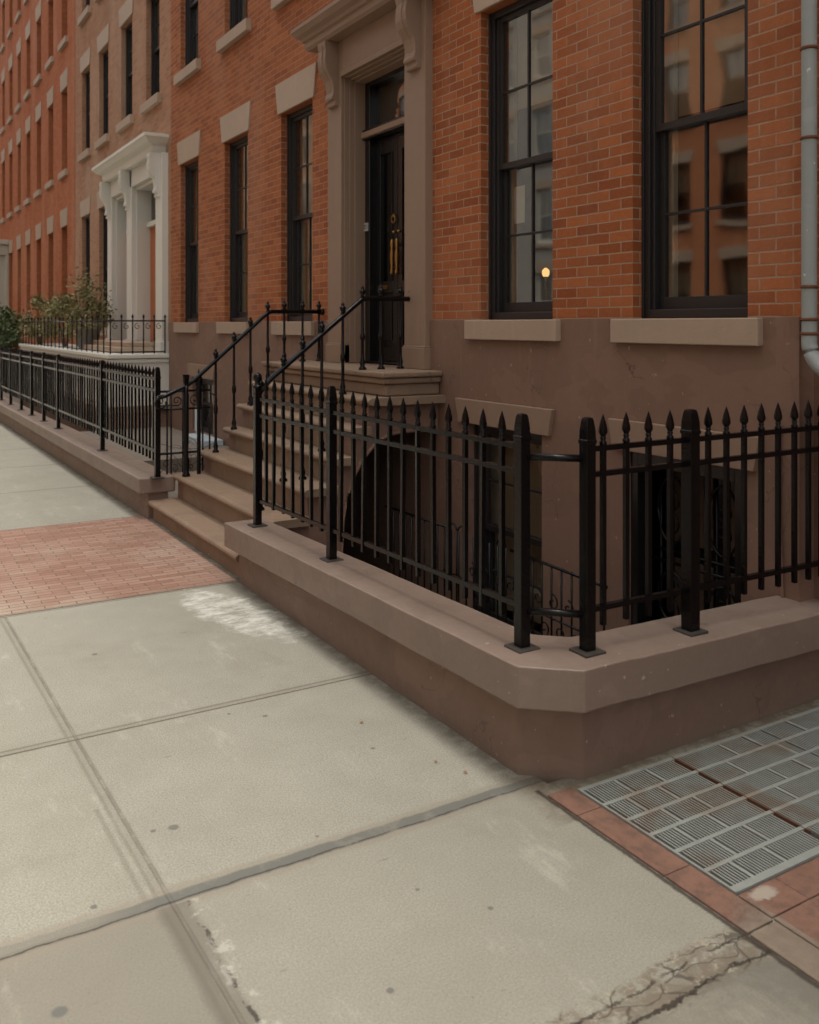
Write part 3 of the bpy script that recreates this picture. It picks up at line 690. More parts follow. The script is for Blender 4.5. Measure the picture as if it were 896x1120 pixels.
# inner railing in the sunken area
ir = thing('areaway_railing', 'low thin black hairpin railing inside the sunken area by the basement window', 'railing', (3.5, 5.1, -0.42))
mb = MB(); [MB().tube(p, q, 6).build('rail', 'iron', ir) for p, q in (([(3.5, 6.24, 0.43), (3.5, 5.32, 0.43)], 0.010), ([(3.5, 4.62, 0.425), (3.5, 3.75, 0.405)], 0.010), ([(3.5, 6.24, -0.28), (3.5, 3.75, -0.30)], 0.009), ([(3.5, 5.4, 0.12), (3.5, 3.75, 0.10)], 0.007))]
for k in range(28):
    y = 6.2 - k * 0.09
    MB().tube([(3.5, y, -0.36), (3.5, y, 0.425)], 0.0065, 5).build('bar', 'iron', ir)
mb = Scrolls(ir)
for yc in (5.28, 5.17, 4.72): mb.tube([(3.5, yc + 0.045 * math.cos(a), 0.43 + 0.04 * math.sin(a)) for a in [math.pi * i / 8 for i in range(9)]], 0.0065, 5)
mb.tube([(3.5, 5.235, 0.43), (3.5, 5.235, -0.3)], 0.0065, 5)
for k in range(9):
    yc = 5.05 - k * 0.14
    spiral(mb, yc, 0.20, 0.05, R(90), 1.1, 1, Y=3.5, axis='x', th=0.005); spiral(mb, yc - 0.06, 0.03, 0.05, R(-90), 1.1, -1, Y=3.5, axis='x', th=0.005)
    spiral(mb, yc, -0.12, 0.05, R(90), 1.1, -1, Y=3.5, axis='x', th=0.005)


# ------------------------------------------------------------------ facade builder
def facade(mb, X, y0, y1, z0, z1, ops, depth, sg=1, cut=True):
    ys = sorted({y0, y1, *[v for o in ops for v in o[:2] if y0 < v < y1]}); zs = sorted({z0, z1, *[v for o in ops for v in o[2:] if z0 < v < z1]})
    for a, b in zip(ys[:-1], ys[1:]):
        for c, d in zip(zs[:-1], zs[1:]):
            ym, zm = (a + b) / 2, (c + d) / 2
            if any(o[0] < ym < o[1] and o[2] < zm < o[3] for o in ops): continue
            mb.quad((X, a, c), (X, a, d), (X, b, d), (X, b, c))
    for o in ops:
        a, b = max(o[0], y0), min(o[1], y1); c, d = max(o[2], z0), min(o[3], z1)
        if a >= b or c >= d: continue
        X2 = X + depth * sg
        mb.quad((X, a, c), (X2, a, c), (X2, a, d), (X, a, d)); mb.quad((X, b, c), (X, b, d), (X2, b, d), (X2, b, c))
        if o[3] <= z1: mb.quad((X, a, d), (X2, a, d), (X2, b, d), (X, b, d))
        if o[2] >= z0: mb.quad((X, a, c), (X, b, c), (X2, b, c), (X2, a, c))
    return mb
def no_flip_build(mb, name, mat, parent): return mb.build(name, mat, parent)

# window: 4-over-4 double hung. built about the middle of the sill line, facing -x (sg=1)
WCACHE = {}
def window(parent, yc, z0, w, h, X=XF, sg=1, lintel=True, sill=True, simple=False, blind=0.5, rec=0.085, muntin=True, framemat='frame', lmat='lintel', rows=2, smat='stone', glass='glass', lh=0.35, curt=True):
    key = (round(w, 3), round(h, 3), sg, lintel, sill, simple, blind, rec, muntin, framemat, lmat, rows, smat, glass, lh, curt)
    if key in WCACHE:
        return copy_under(WCACHE[key], parent, (X, yc, z0))
    def B(mb, x0, x1, y0, y1, za, zb): mb.box(X + sg * x0, X + sg * x1, yc + y0, yc + y1, z0 + za, z0 + zb)
    hw = w / 2; f = MB(); e = 0.001
    bm = 0.055      # brick mould
    B(f, rec, rec + .10, -hw + e, -hw + bm, e, h - e); B(f, rec, rec + .10, hw - bm, hw - e, e, h - e); B(f, rec, rec + .10, -hw + bm, hw - bm, h - bm, h - e)
    B(f, rec - .012, rec + .10, -hw + bm, hw - bm, e, 0.055)
    B(f, rec + .022, rec + .11, -hw + bm, -hw + bm + .022, .055, h - bm); B(f, rec + .022, rec + .11, hw - bm - .022, hw - bm, .055, h - bm)
    if not simple:
        B(f, rec - .014, rec, -hw + e, -hw + .018, e, h - e); B(f, rec - .014, rec, hw - .018, hw - e, e, h - e)
    fo = f.build('window', framemat, parent, origin=(X, yc, z0), bevel=0.004 if not simple else 0)
    iw = hw - bm - .022; mid = h * 0.485
    def sash(x0, za, zb, br):
        m = MB(); sw = .038
        B(m, x0, x0 + .035, -iw, -iw + sw, za, zb); B(m, x0, x0 + .035, iw - sw, iw, za, zb)
        B(m, x0, x0 + .035, -iw + sw, iw - sw, za, za + br); B(m, x0, x0 + .035, -iw + sw, iw - sw, zb - .038, zb)
        if muntin:
            B(m, x0 + .006, x0 + .029, -.0085, .0085, za + br, zb - .038)
            for k in range(1, rows):
                zm = za + br + (zb - .038 - za - br) * k / rows
                B(m, x0 + .007, x0 + .028, -iw + sw, -.0085, zm - .0085, zm + .0085); B(m, x0 + .007, x0 + .028, .0085, iw - sw, zm - .0085, zm + .0085)
        return m
    up = sash(rec + .03, mid, h - bm, .045); up.build('upper_sash', framemat, fo, bevel=0.002 if not simple else 0)
    lo = sash(rec + .068, .055, mid + .04, .075); lo.build('lower_sash', framemat, fo, bevel=0.002 if not simple else 0)
    m = MB(); x = X + sg * (rec + .048)
    m.quad((x, yc - iw + .03, z0 + mid + .03), (x, yc + iw - .03, z0 + mid + .03), (x, yc + iw - .03, z0 + h - bm - .03), (x, yc - iw + .03, z0 + h - bm - .03))
    m.build('upper_pane', glass, fo)
    m = MB(); x = X + sg * (rec + .086)
    m.quad((x, yc - iw + .03, z0 + .12), (x, yc + iw - .03, z0 + .12), (x, yc + iw - .03, z0 + mid + .01), (x, yc - iw + .03, z0 + mid + .01))
    m.build('lower_pane', glass, fo)
    if blind:
        m = MB(); B(m, rec + .17, rec + .173, -iw + .0, iw, h - bm - (h - bm) * blind, h - bm + .02); m.build('blind', 'shade', fo)
    if curt:
        m = MB(); B(m, rec + .125, rec + .16, iw - .06, iw + .02, .04, h - bm); B(m, rec + .125, rec + .16, -iw - .02, -iw + .03, .04, h - bm); m.build('inner_trim', 'curtain', fo)
    if sill:
        m = MB(); B(m, -.075, rec, -hw - .12, hw + .12, -.15, -.002); m.build('sill', smat, fo, bevel=0.006)
    if lintel:
        m = MB(); x0, x1 = X - sg * .022, X + sg * .05
        m.prism([(yc - hw - .06, z0 + h + .002), (yc + hw + .06, z0 + h + .002), (yc + hw + .13, z0 + h + lh), (yc - hw - .13, z0 + h + lh)], 'x', min(x0, x1), max(x0, x1)); m.build('lintel', lmat, fo, bevel=0.005)
    WCACHE[key] = fo
    return fo
def body(parent, mb_mat, X, sg, y0, y1, zt, z0=-1.35, deep=9.0):
    """roof, party and back walls and dark rooms behind the front"""
    m = MB(); xa, xb = X + sg * .02, X + sg * deep
    m.quad((xa, y0, z0), (xb, y0, z0), (xb, y0, zt), (xa, y0, zt)).quad((xa, y1, z0), (xb, y1, z0), (xb, y1, zt), (xa, y1, zt)).quad((xb, y0, z0), (xb, y1, z0), (xb, y1, zt), (xb, y0, zt))
    m.build('side_walls', mb_mat, parent)
    MB().quad((xa, y0, zt), (xb, y0, zt), (xb, y1, zt), (xa, y1, zt)).build('roof', 'roof', parent)
    m = MB(); xr = X + sg * 2.6
    m.quad((xr, y0 + .02, z0), (xr, y1 - .02, z0), (xr, y1 - .02, zt - .05), (xr, y0 + .02, zt - .05))
    for z in (1.25, 4.75, 8.1, 11.1): 
        if z < zt: m.box(X + sg * .30, xr - sg * .001, y0 + .02, y1 - .02, z, z + .2)
    m.build('room', 'inside', parent)

# ------------------------------------------------------------------ main house
YB0, YB1 = 2.92, 13.98
mh = thing('brick_house', 'orange brick row house with brown painted base, black windows and black front door', 'house', (XF, 8.4, 0))
WW = 0.85
par = [3.675, 5.285, 9.20, 11.10, 13.05]
ops = [(y - WW / 2, y + WW / 2, 1.89, 4.245) for y in par]
up2 = [(y - WW / 2, y + WW / 2, 5.60, 7.65) for y in par + [7.33]]
up3 = [(y - WW / 2, y + WW / 2, 8.75, 10.5) for y in par + [7.33]]
up4 = [(y - WW / 2, y + WW / 2, 11.4, 12.9) for y in par + [7.33]]
DY0, DY1 = 6.74, 7.95
dop = (DY0, DY1, 1.48, 4.26)
bw = (4.94, 5.84, -0.50, 1.09); bw2 = (11.9, 12.8, 0.35, 1.11); bd = (3.27, 4.11, -1.05, 1.08)
facade(MB(), XF, YB0, YB1, 1.89, 14.2, ops + up2 + up3 + up4 + [dop], 0.12).build('brick_front', 'brick_main', mh)
XB = XF - 0.03
mb = facade(MB(), XB, YB0, YB1, -1.3, 1.89, [dop, bw, bw2, bd], 0.15)
mb.quad((XB, YB0, 1.89), (XF + .01, YB0, 1.89), (XF + .01, 6.4, 1.89), (XB, 6.4, 1.89)).quad((XB, 8.25, 1.89), (XF + .01, 8.25, 1.89), (XF + .01, YB1, 1.89), (XB, YB1, 1.89)); mb.box(XB, XF + .115, YB0 - .0045, YB0 - .0005, -1.3, 1.888)
mb.build('painted_base', 'stucco', mh)
body(mh, 'brick_main', XF, 1, YB0, YB1, 14.2)
for i, y in enumerate(par): window(mh, y, 1.89, WW, 2.355, blind=(0.30 if i == 1 else 0.46 if i == 0 else 0.97))
for y in par + [7.33]:
    window(mh, y, 5.60, WW, 2.05, blind=0.5); window(mh, y, 8.75, WW, 1.75, blind=0.5, rows=1); window(mh, y, 11.4, WW, 1.5, blind=0.5, rows=1)
MB().box(XF - .5, XF + .1, YB0, YB1, 13.9, 14.35).box(XF - .3, XF + .1, YB0 + .001, YB1 - .001, 13.6, 13.9).build('cornice', 'surround', mh, bevel=.02)
# basement window and door
wb = window(mh, 5.39, -0.50, 0.90, 1.59, X=XB, blind=0.9, lintel=False, sill=False, rows=2, rec=0.07)
for_far = window(mh, 12.35, 0.35, 0.90, 0.76, X=XB, blind=0.5, lintel=False, sill=False, rows=1, rec=0.07)
for (a, b, z) in ((4.80, 5.98, 1.092), (3.13, 4.26, 1.082), (11.78, 12.95, 1.113)):
    m = MB().prism([(a + .04, z), (b - .04, z), (b, z + .185), (a, z + .185)], 'x', XB - .03, XB + .03); m.build('lintel', 'surround', mh, bevel=.005)
bdr = MB().box(XB + .34, XB + .40, 3.27, 4.11, -1.05, 1.08).build('basement_door', 'blackdoor', mh)
m = MB()
for a, b, c, d in ((3.34, 3.64, -.9, -.15), (3.74, 4.04, -.9, -.15), (3.34, 3.64, -.02, .40), (3.74, 4.04, -.02, .40), (3.34, 3.64, .5, .98), (3.74, 4.04, .5, .98)): m.box(XB + .325, XB + .339, a, b, c, d)
m.build('door_panel', plain('brown_door_panel', (0.16, 0.11, 0.075), rough=0.5), bdr, bevel=.006)
gd = MB()
for k in range(10): gd.tube([(XB + .16, 3.31 + k * .085, -1.04), (XB + .16, 3.31 + k * .085, 1.06)], 0.009, 5)
for z in (-.55, -.05, .02, .42, .49, 1.0): gd.tube([(XB + .155, 3.28, z), (XB + .155, 4.10, z)], 0.011, 5)
for yc in (3.50, 3.88):
    for zc, rz in ((.74, .20), (.22, .15), (-.30, .18)):
        gd.tube([(XB + .135, yc + .11 * math.cos(a), zc + rz * math.sin(a)) for a in [2 * math.pi * i / 18 for i in range(19)]], 0.009, 5)
        spiral(gd, yc, zc + .05, .07, R(90), 1.1, 1, Y=XB + .13, axis='x', th=.006); spiral(gd, yc, zc - .07, .07, R(-90), 1.1, -1, Y=XB + .13, axis='x', th=.006)
gd.build('iron_grille', 'iron', bdr)
bj = MB().box(XB + .02, XB + .12, 3.272, 3.33, -1.05, 1.078).box(XB + .02, XB + .12, 4.05, 4.108, -1.05, 1.078).box(XB + .02, XB + .12, 3.33, 4.05, 1.0, 1.078); bj.build('door_frame', 'blackdoor', bdr, bevel=.004)
# door surround
ds = MB()
for a, b in ((6.40, DY0), (DY1, 8.25)):
    ds.box(XF - .075, XF + .02, a, b, 1.66, 4.62); ds.box(XF - .095, XF + .02, a - .012, b + .012, 1.481, 1.66)
    ds.box(XF - .087, XF + .02, a - .005, b + .005, 1.66, 1.675)
ds.box(XF - .075, XF + .02, DY0, DY1, 4.28, 4.62).box(XF - .09, XF + .02, DY0, DY1, 4.262, 4.32)
ds.box(XF + .0, XF + .20, DY1 - .001, DY1 + .10, 1.483, 4.26).box(XF + .0, XF + .20, DY0 - .10, DY0 + .001, 1.483, 4.26)
for k in range(3):
    ds.box(XF - .075 + .05 * k + .03, XF + .2, DY1 - .012 * (k + 1), DY1 - .001 - .012 * k, 1.483, 4.26 - .012 * k); ds.box(XF - .075 + .05 * k + .03, XF + .2, DY0 + .001 + .012 * k, DY0 + .012 * (k + 1), 1.483, 4.26 - .012 * k)
    ds.box(XF - .075 + .05 * k + .03, XF + .2, DY0 + .04, DY1 - .04, 4.262 - .014 * (k + 1), 4.262 - .014 * k)
ds_o = ds.build('door_surround', 'surround', mh, bevel=.006)
hood_poly = [(XF, 4.62), (XF - .20, 4.62), (XF - .225, 4.645), (XF - .225, 4.70), (XF - .25, 4.71), (XF - .26, 4.74), (XF - .30, 4.765), (XF - .325, 4.80), (XF - .335, 4.81), (XF - .335, 4.845), (XF, 4.90)]
hd = MB()
def miter(mb, poly, y0, y1, X=XF):
    """profile run along y with mitred returns at both ends"""
    n = len(mb.v); k = len(poly)
    ring = []
    for (x, z) in poly: ring.append([(X, y0 - (X - x), z), (x, y0 - (X - x), z), (x, y1 + (X - x), z), (X, y1 + (X - x), z)])
    for i in range(k - 1):
        for q in range(3): mb.quad(ring[i][q], ring[i][q + 1], ring[i + 1][q + 1], ring[i + 1][q])
    mb.quad(ring[0][0], ring[0][1], ring[0][2], ring[0][3]); mb.quad(ring[-1][0], ring[-1][1], ring[-1][2], ring[-1][3])
    return mb
o = miter(hd, hood_poly[1:], 6.40, 8.25).build('hood', 'surround', mh); weld(o)
def bracket(mb, yc, w, X, zt, zb, P):
    """S-scroll console"""
    H = zt - zb
    f = [(0, 0), (.98, 0), (1.0, .08), (.93, .15), (.96, .2), (1.0, .28), (.97, .38), (.85, .47), (.66, .54), (.50, .60), (.42, .68), (.38, .77), (.42, .82), (.50, .86), (.46, .90), (.30, .91), (.28, .94), (.36, .97), (.30, 1.0), (0, 1.0)]
    mb.prism([(X - P * a, zt - H * b) for a, b in f], 'y', yc - w / 2, yc + w / 2)
    f2 = [(0, .02)] + [(a * 1.07, b) for a, b in f[2:12]] + [(0, .8)]
    mb.prism([(X - P * a, zt - H * b) for a, b in f2], 'y', yc - w * .18, yc + w * .18)
for yc in (6.555, 8.09):
    m = MB(); bracket(m, yc, .17, XF - .07, 4.62, 3.99, .155); m.build('bracket', 'surround', ds_o, bevel=.006)
# front door
XD = XF + .17
fd = MB().box(XD, XD + .10, DY0, DY0 + .075, 1.485, 4.258).box(XD, XD + .10, DY1 - .12, DY1, 1.485, 4.258).box(XD, XD + .10, DY0 + .075, DY1 - .12, 4.17, 4.258).box(XD - .03, XD + .12, DY0 + .0, DY1 - .0, 3.66, 3.76).box(XD, XD + .3, DY0, DY1, 1.482, 1.50)
fdo = fd.build('front_door', 'blackdoor', mh, bevel=.006)
MB().box(XD - .045, XD + .0, DY0 + .002, DY1 - .002, 3.675, 3.735).build('transom_bar', 'surround', fdo, bevel=.01)
m = MB(); m.quad((XD + .06, DY0 + .07, 3.76), (XD + .06, DY1 - .11, 3.76), (XD + .06, DY1 - .11, 4.18), (XD + .06, DY0 + .07, 4.18)); m.build('transom_pane', 'glass', fdo)
XL_ = XD + .08; midY = 7.415
for a, b in ((DY0 + .075, midY - .004), (midY + .004, DY1 - .12)):
    lf = MB(); w = .085
    lf.box(XL_, XL_ + .05, a, a + w, 1.50, 3.655).box(XL_, XL_ + .05, b - w, b, 1.50, 3.655)
    for z0, z1 in ((1.50, 1.64), (2.16, 2.27), (3.50, 3.655)): lf.box(XL_, XL_ + .05, a + w, b - w, z0, z1)
    lf.box(XL_ + .02, XL_ + .04, a + w, b - w, 1.64, 2.16)
    lf.box(XL_ + .008, XL_ + .02, a + w + .04, b - w - .04, 1.70, 2.10)
    for yy in (a + w, b - w - .014): lf.box(XL_ - .012, XL_, yy, yy + .014, 2.27, 3.50)
    lo = lf.build('door_leaf', 'blackdoor', fdo, bevel=.004)
    m = MB().quad((XL_ + .025, a + w, 2.27), (XL_ + .025, b - w, 2.27), (XL_ + .025, b - w, 3.50), (XL_ + .025, a + w, 3.50)); m.build('door_pane', 'glass_dark', lo)
    yk = midY + (.045 if a > midY - .02 else -.045)
    m = MB().lathe([(.016, 2.33), (.02, 2.345), (.012, 2.40), (.019, 2.45), (.021, 2.50), (.019, 2.53), (.012, 2.57), (.02, 2.62), (.014, 2.65), (.002, 2.665)], XL_ - .035, yk, 8); m.tube([(XL_ + .0, yk, 2.40), (XL_ - .04, yk, 2.40)], .008, 6).tube([(XL_ + .0, yk, 2.60), (XL_ - .04, yk, 2.60)], .008, 6)
    m.build('door_pull', 'brass', lo)
    m = MB().box(XL_ - .022, XL_ - .002, yk - .02, yk + .02, 2.37, 2.63) if False else MB().lathe([(.018, -.01), (.02, 0), (.018, .01)], XL_ - .012, yk, 8, z0=2.73); m.build('lock', 'brass', lo)
m = MB().tube([(XL_ - .02, midY + .045 + .035 * math.cos(a), 2.85 + .035 * math.sin(a)) for a in [2 * math.pi * i / 14 for i in range(15)]], .008, 6).box(XL_ - .02, XL_ - .001, midY + .03, midY + .06, 2.87, 2.90); m.build('knocker', 'brass', fdo)
MB().box(XL_ - .012, XL_ - .001, midY + .19, midY + .36, 2.195, 2.235).build('letter_slot', 'brass', fdo, bevel=.004)
npl = MB().box(XD - .014, XD - .001, DY1 - .105, DY1 - .035, 2.77, 2.85).build('number_plate', plain('pale_enamel_plate', (.55, .56, .50), rough=.4), fdo)
def text(body, size, loc, rot, mat, parent, name, ext=.001):
    c = bpy.data.curves.new(name, 'FONT'); c.body = body; c.size = size; c.align_x = 'CENTER'; c.align_y = 'CENTER'; c.extrude = ext
    to = bpy.data.objects.new(name + '_t', c); col.objects.link(to)
    dg = bpy.context.evaluated_depsgraph_get(); me = bpy.data.meshes.new_from_object(to.evaluated_get(dg)); bpy.data.objects.remove(to)
    o = bpy.data.objects.new(name, me); col.objects.link(o); me.materials.clear(); me.materials.append(M[mat])
    o.rotation_euler = rot; o.parent = parent; o.location = Vector(loc) - (wloc(parent) if parent else Vector()); return o
text('21', .06, (XD - .016, DY1 - .07, 2.81), (R(90), 0, R(-90)), 'blackdoor', npl, 'number')

# things in and on the main house
m = MB().prism([(5.44, 3.0), (5.62, 3.0), (5.60, 3.30), (5.55, 3.345), (5.46, 3.26)], 'x', XF + .192, XF + .195)
m = MB().box(XF + .195, XF + .199, 5.42, 5.545, 2.62, 2.90); tag(m.build('paper_notice', 'paper', origin=(XF + .195, 5.48, 2.62)), 'white paper notice hanging behind the lower sash of the window next to the door', 'notice')
lmp = thing('table_lamp', 'small warm lit lamp inside the window next to the front door', 'lamp', (XF + .66, 5.74, 1.45))
MB().lathe([(.05, 0), (.05, .02), (.012, .04), (.012, .8)], XF + .66, 5.74, 10, z0=1.45).build('lamp_stand', 'blackdoor', lmp)
MB().lathe([(.02, .79), (.03, .81), (.03, .84), (.01, .86)], XF + .66, 5.74, 12, z0=1.45).build('bulb', 'lampglow', lmp)

# drain pipe at the corner of the house
dp = thing('downpipe', 'pale grey painted metal drainpipe with rusty bands at the edge of the brick house', 'drainpipe', (XF - .06, 2.835, 1.5))
pts = [(XF - .065, 2.835, z) for z in (13.8, 8, 4, 2.2, 1.82, 1.77)] + [(XF - .065, 2.835 - .16 * (1 - math.cos(a)), 1.77 - .16 * math.sin(a)) for a in [R(7 * i) for i in range(1, 9)]] + [(XF - .065, 2.45, 1.42)]
MB().tube(pts, .036, 16).build('pipe', 'pipe', dp)
for z in (3.95, 3.2, 2.76, 2.03, 1.87, 1.80):
    MB().lathe([(.040, 0), (.043, .004), (.043, .012), (.040, .016)], XF - .065, 2.835, 16, z0=z).build('band', 'rust', dp)
cb = MB().tube([(XB - .012, 3.02, 1.35), (XB - .012, 3.02, .9), (XB - .012, 3.005, .45), (XB - .012, 3.01, -.2)], .008, 6)
cb.tube([(XB - .012, 3.02, .42), (XB - .012, 3.10, .40), (XB - .012, 3.20, .33), (XB - .012, 3.255, .2), (XB - .012, 3.262, -.3)], .006, 6)
tag(cb.build('wall_cable', 'stucco', origin=(XB, 3.02, 0)), 'thin painted cable curving down the brown wall right of the basement door', 'cable')

# neighbour at the near end (only its edge shows)
nh = thing('brick_house', 'brick house with brown base whose edge shows right of the drainpipe', 'house', (XF, -2, 0))
nops = [(y - WW / 2, y + WW / 2, 1.95, 4.3) for y in (1.7, -.4, -2.6, -4.8)]
nup = [(y - WW / 2, y + WW / 2, 5.6, 7.65) for y in (1.7, -.4, -2.6, -4.8)]
facade(MB(), XF + .104, -8, YB0 - .002, 1.89, 14.0, nops + nup, .12).build('brick_front', 'brick_main', nh)
m = facade(MB(), XF + .085, -8, YB0 - .002, -1.3, 1.89, [], 0); m.quad((XF + .085, -8, 1.89), (XF + .12, -8, 1.89), (XF + .12, YB0 - .002, 1.89), (XF + .085, YB0 - .002, 1.89)); m.build('painted_base', 'stucco', nh)
body(nh, 'brick_main', XF + .1, 1, -8, YB0 - .003, 14.0)
for y in (1.7, -.4, -2.6, -4.8): window(nh, y, 1.95, WW, 2.35, blind=.5, X=XF + .1); window(nh, y, 5.6, WW, 2.05, blind=.5, X=XF + .1)

# ------------------------------------------------------------------ pale house with the white double portal
YP1 = 21.5
ph = thing('brick_house', 'faded pink brick row house with a white double doorway', 'house', (XF, 17.7, 0))
W2 = .82
def fy(px): r = (px - 448) / 996; return XF * (C30 - r * S30) / (S30 + r * C30)
cols2 = [fy(95) + .1, fy(114) + .05, fy(138.5), fy(167)]
cols1 = cols2[:2]
DA, DB = (14.50, 16.03), (16.37, 17.52)
ops = [(y - W2 / 2, y + W2 / 2, 1.80, 4.20) for y in cols1]
ops += [(a, b, 1.41, 4.24) for a, b in (DA, DB)]
for z0, z1 in ((5.56, 7.35), (8.55, 10.1), (11.4, 12.8)): ops += [(y - W2 / 2, y + W2 / 2, z0, z1) for y in cols2]
facade(MB(), XF, YB1 + .002, YP1, -1.3, 13.9, ops, .16).build('brick_front', 'brick_pale', ph)
body(ph, 'brick_pale', XF, 1, YB1 + .003, YP1, 13.9)
for y in cols1: window(ph, y, 1.80, W2, 2.40, blind=0, simple=True, rows=1, curt=False, glass='glass_dark')
for y in cols2:
    window(ph, y, 5.56, W2, 1.79, blind=.5, simple=True, rows=2, curt=False); window(ph, y, 8.55, W2, 1.55, blind=.5, simple=True, rows=1, curt=False); window(ph, y, 11.4, W2, 1.4, blind=.5, simple=True, rows=1, curt=False)
po = MB()
for a, b in ((14.13, 14.50), (16.03, 16.37), (17.52, 17.86)):
    po.box(XF - .10, XF + .03, a, b, 1.60, 4.54).box(XF - .13, XF + .03, a - .03, b + .03, 1.413, 1.60)
po.box(XF - .10, XF + .03, 14.5, 17.52, 4.245, 4.54)
for a, b in (DA, DB):
    po.box(XF - .02, XF + .27, a + .001, a + .03, 1.413, 4.24).box(XF - .02, XF + .27, b - .03, b - .001, 1.413, 4.24).box(XF - .02, XF + .27, a + .03, b - .03, 4.19, 4.242)
    po.box(XF + .15, XF + .27, a + .05, b - .05, 3.55, 3.64)
poo = po.build('portal', 'white', ph, bevel=.01)
m = miter(MB(), [(XF - .20, 4.54), (XF - .22, 4.60), (XF - .22, 4.66), (XF - .30, 4.70), (XF - .36, 4.76), (XF - .38, 4.77), (XF - .38, 4.82), (XF, 4.88)], 14.13 + .33, 17.86 - .33).build('portal_hood', 'white', poo); weld(m)
for yc in (14.31, 16.20, 17.69):
    m = MB(); bracket(m, yc, .17, XF - .09, 4.54, 3.86, .18); m.build('bracket', 'white', poo)
for a, b in (DA, DB):
    m = MB().box(XF + .22, XF + .268, a + .03, b - .03, 1.43, 3.55); d = m.build('wooden_door', 'oak', ph)
    m = MB()
    for y0 in (a + .13, (a + b) / 2 + .04):
        for z0, z1 in ((1.6, 2.2), (2.35, 3.4)): m.box(XF + .205, XF + .219, y0, y0 + (b - a) / 2 - .17, z0, z1)
    m.build('door_panel', 'oak', d, bevel=.008)
    m = MB().quad((XF + .24, a + .03, 3.64), (XF + .24, b - .03, 3.64), (XF + .24, b - .03, 4.19), (XF + .24, a + .03, 4.19)); m.build('fanlight', 'glass_dark', d)
# white terrace
tr = thing('white_terrace', 'white painted terrace stoop in front of the faded brick house', 'terrace', (3.6, 18, 0))
MB().box(3.16, XF - .003, 14.04, 23.2, .62, 1.335).build('side_panel', 'white', tr)
MB().box(3.09, XF - .002, 13.985, 23.3, 1.34, 1.41).box(3.12, XF - .002, 14.01, 23.26, 1.27, 1.335).build('slab', 'white', tr, bevel=.015)
MB().box(3.0, XF - .003, 13.995, 23.25, .52, .615).build('ledge', 'brownstone', tr, bevel=.01)
MB().box(3.12, XF - .003, 14.03, 23.2, -1.3, .518).build('base', 'stucco', tr)
MB().box(3.35, XF - .14, 14.4, 17.3, 1.412, 1.50).box(3.5, XF - .14, 14.5, 17.2, 1.50, 1.58).build('door_step', 'stone', tr, bevel=.01)
rr = thing('terrace_railing', 'thin black iron railing standing on the white terrace edge', 'railing', (3.14, 16, 1.41))
m = MB().tube([(3.98, 14.06, 1.915), (3.14, 14.06, 1.915), (3.14, 23.2, 1.915)], .012, 6).tube([(3.98, 14.06, 1.44), (3.14, 14.06, 1.44), (3.14, 23.2, 1.44)], .009, 6); m.build('rail', 'iron', rr)
tp = [(3.97 - .165 * i, 14.06) for i in range(6)] + [(3.14, 14.06 + .42 * i) for i in range(1, 22)]
bb = None
for x, y in tp:
    if bb is None: bb = MB().tube([(x, y, 1.41), (x, y, 1.965)], .011, 6).lathe([(.012, .55), (.02, .57), (.002, .61)], x, y, 6, z0=1.41).build('baluster', 'iron', rr, origin=(x, y, 1.41)); first = (x, y)
    else:
        c = bb.copy(); col.objects.link(c); c.parent = rr; c.location = Vector((x, y, 1.41)) - wloc(rr)
m = Scrolls(rr)
for k in range(5):
    x = 3.88 - .165 * k
    spiral(m, x, 1.83, .05, R(90), 1.1, 1, Y=14.06, th=.006)


# ------------------------------------------------------------------ red house
rh = thing('brick_house', 'tall red brick house with rows of narrow windows at the far end', 'house', (XF, 30, 0))
YR1 = 44.0
cols = [fy(72) + .15 + 1.87 * k for k in range(11)]
W3 = .72
ops = []
rows = ((1.80, 4.19), (5.50, 7.45), (8.60, 10.20), (11.42, 12.95))
for z0, z1 in rows: ops += [(y - W3 / 2, y + W3 / 2, z0, z1) for y in cols if not (z0 < 2 and y > 32.2)]
facade(MB(), XF - .004, YP1 + .003, YR1, -1.3, 15.2, ops, .16).build('brick_front', 'brick_red', rh)
body(rh, 'brick_red', XF, 1, YP1 + .004, YR1, 15.2)
for z0, z1 in rows:
    for y in cols:
        if z0 < 2 and y > 32.2: continue
        window(rh, y, z0, W3, z1 - z0, X=XF - .004, simple=True, rows=2, rec=.14, blind=0, curt=False, glass='glass_dark', lh=.42, lmat='stone', framemat=('oakframe' if False else 'frame'))
MB().box(XF - .5, XF + .1, YP1 + .01, YR1, 14.7, 15.3).build('cornice', 'brick_red', rh)
cp = MB().box(XF - .5, XF, 32.6, 38, 4.15, 4.5).box(XF - .62, XF, 32.5, 38.1, 4.5, 4.66)
for y in (32.7, 34.2, 36, 37.6): cp.box(XF - .42, XF - .1, y, y + .3, 1.0, 4.15)
cp.box(XF - .12, XF - .004, 32.6, 38, 1.0, 4.15)
cp.build('cream_portal', plain('cream_paint', (.55, .50, .41), rough=.6), rh, bevel=.02)

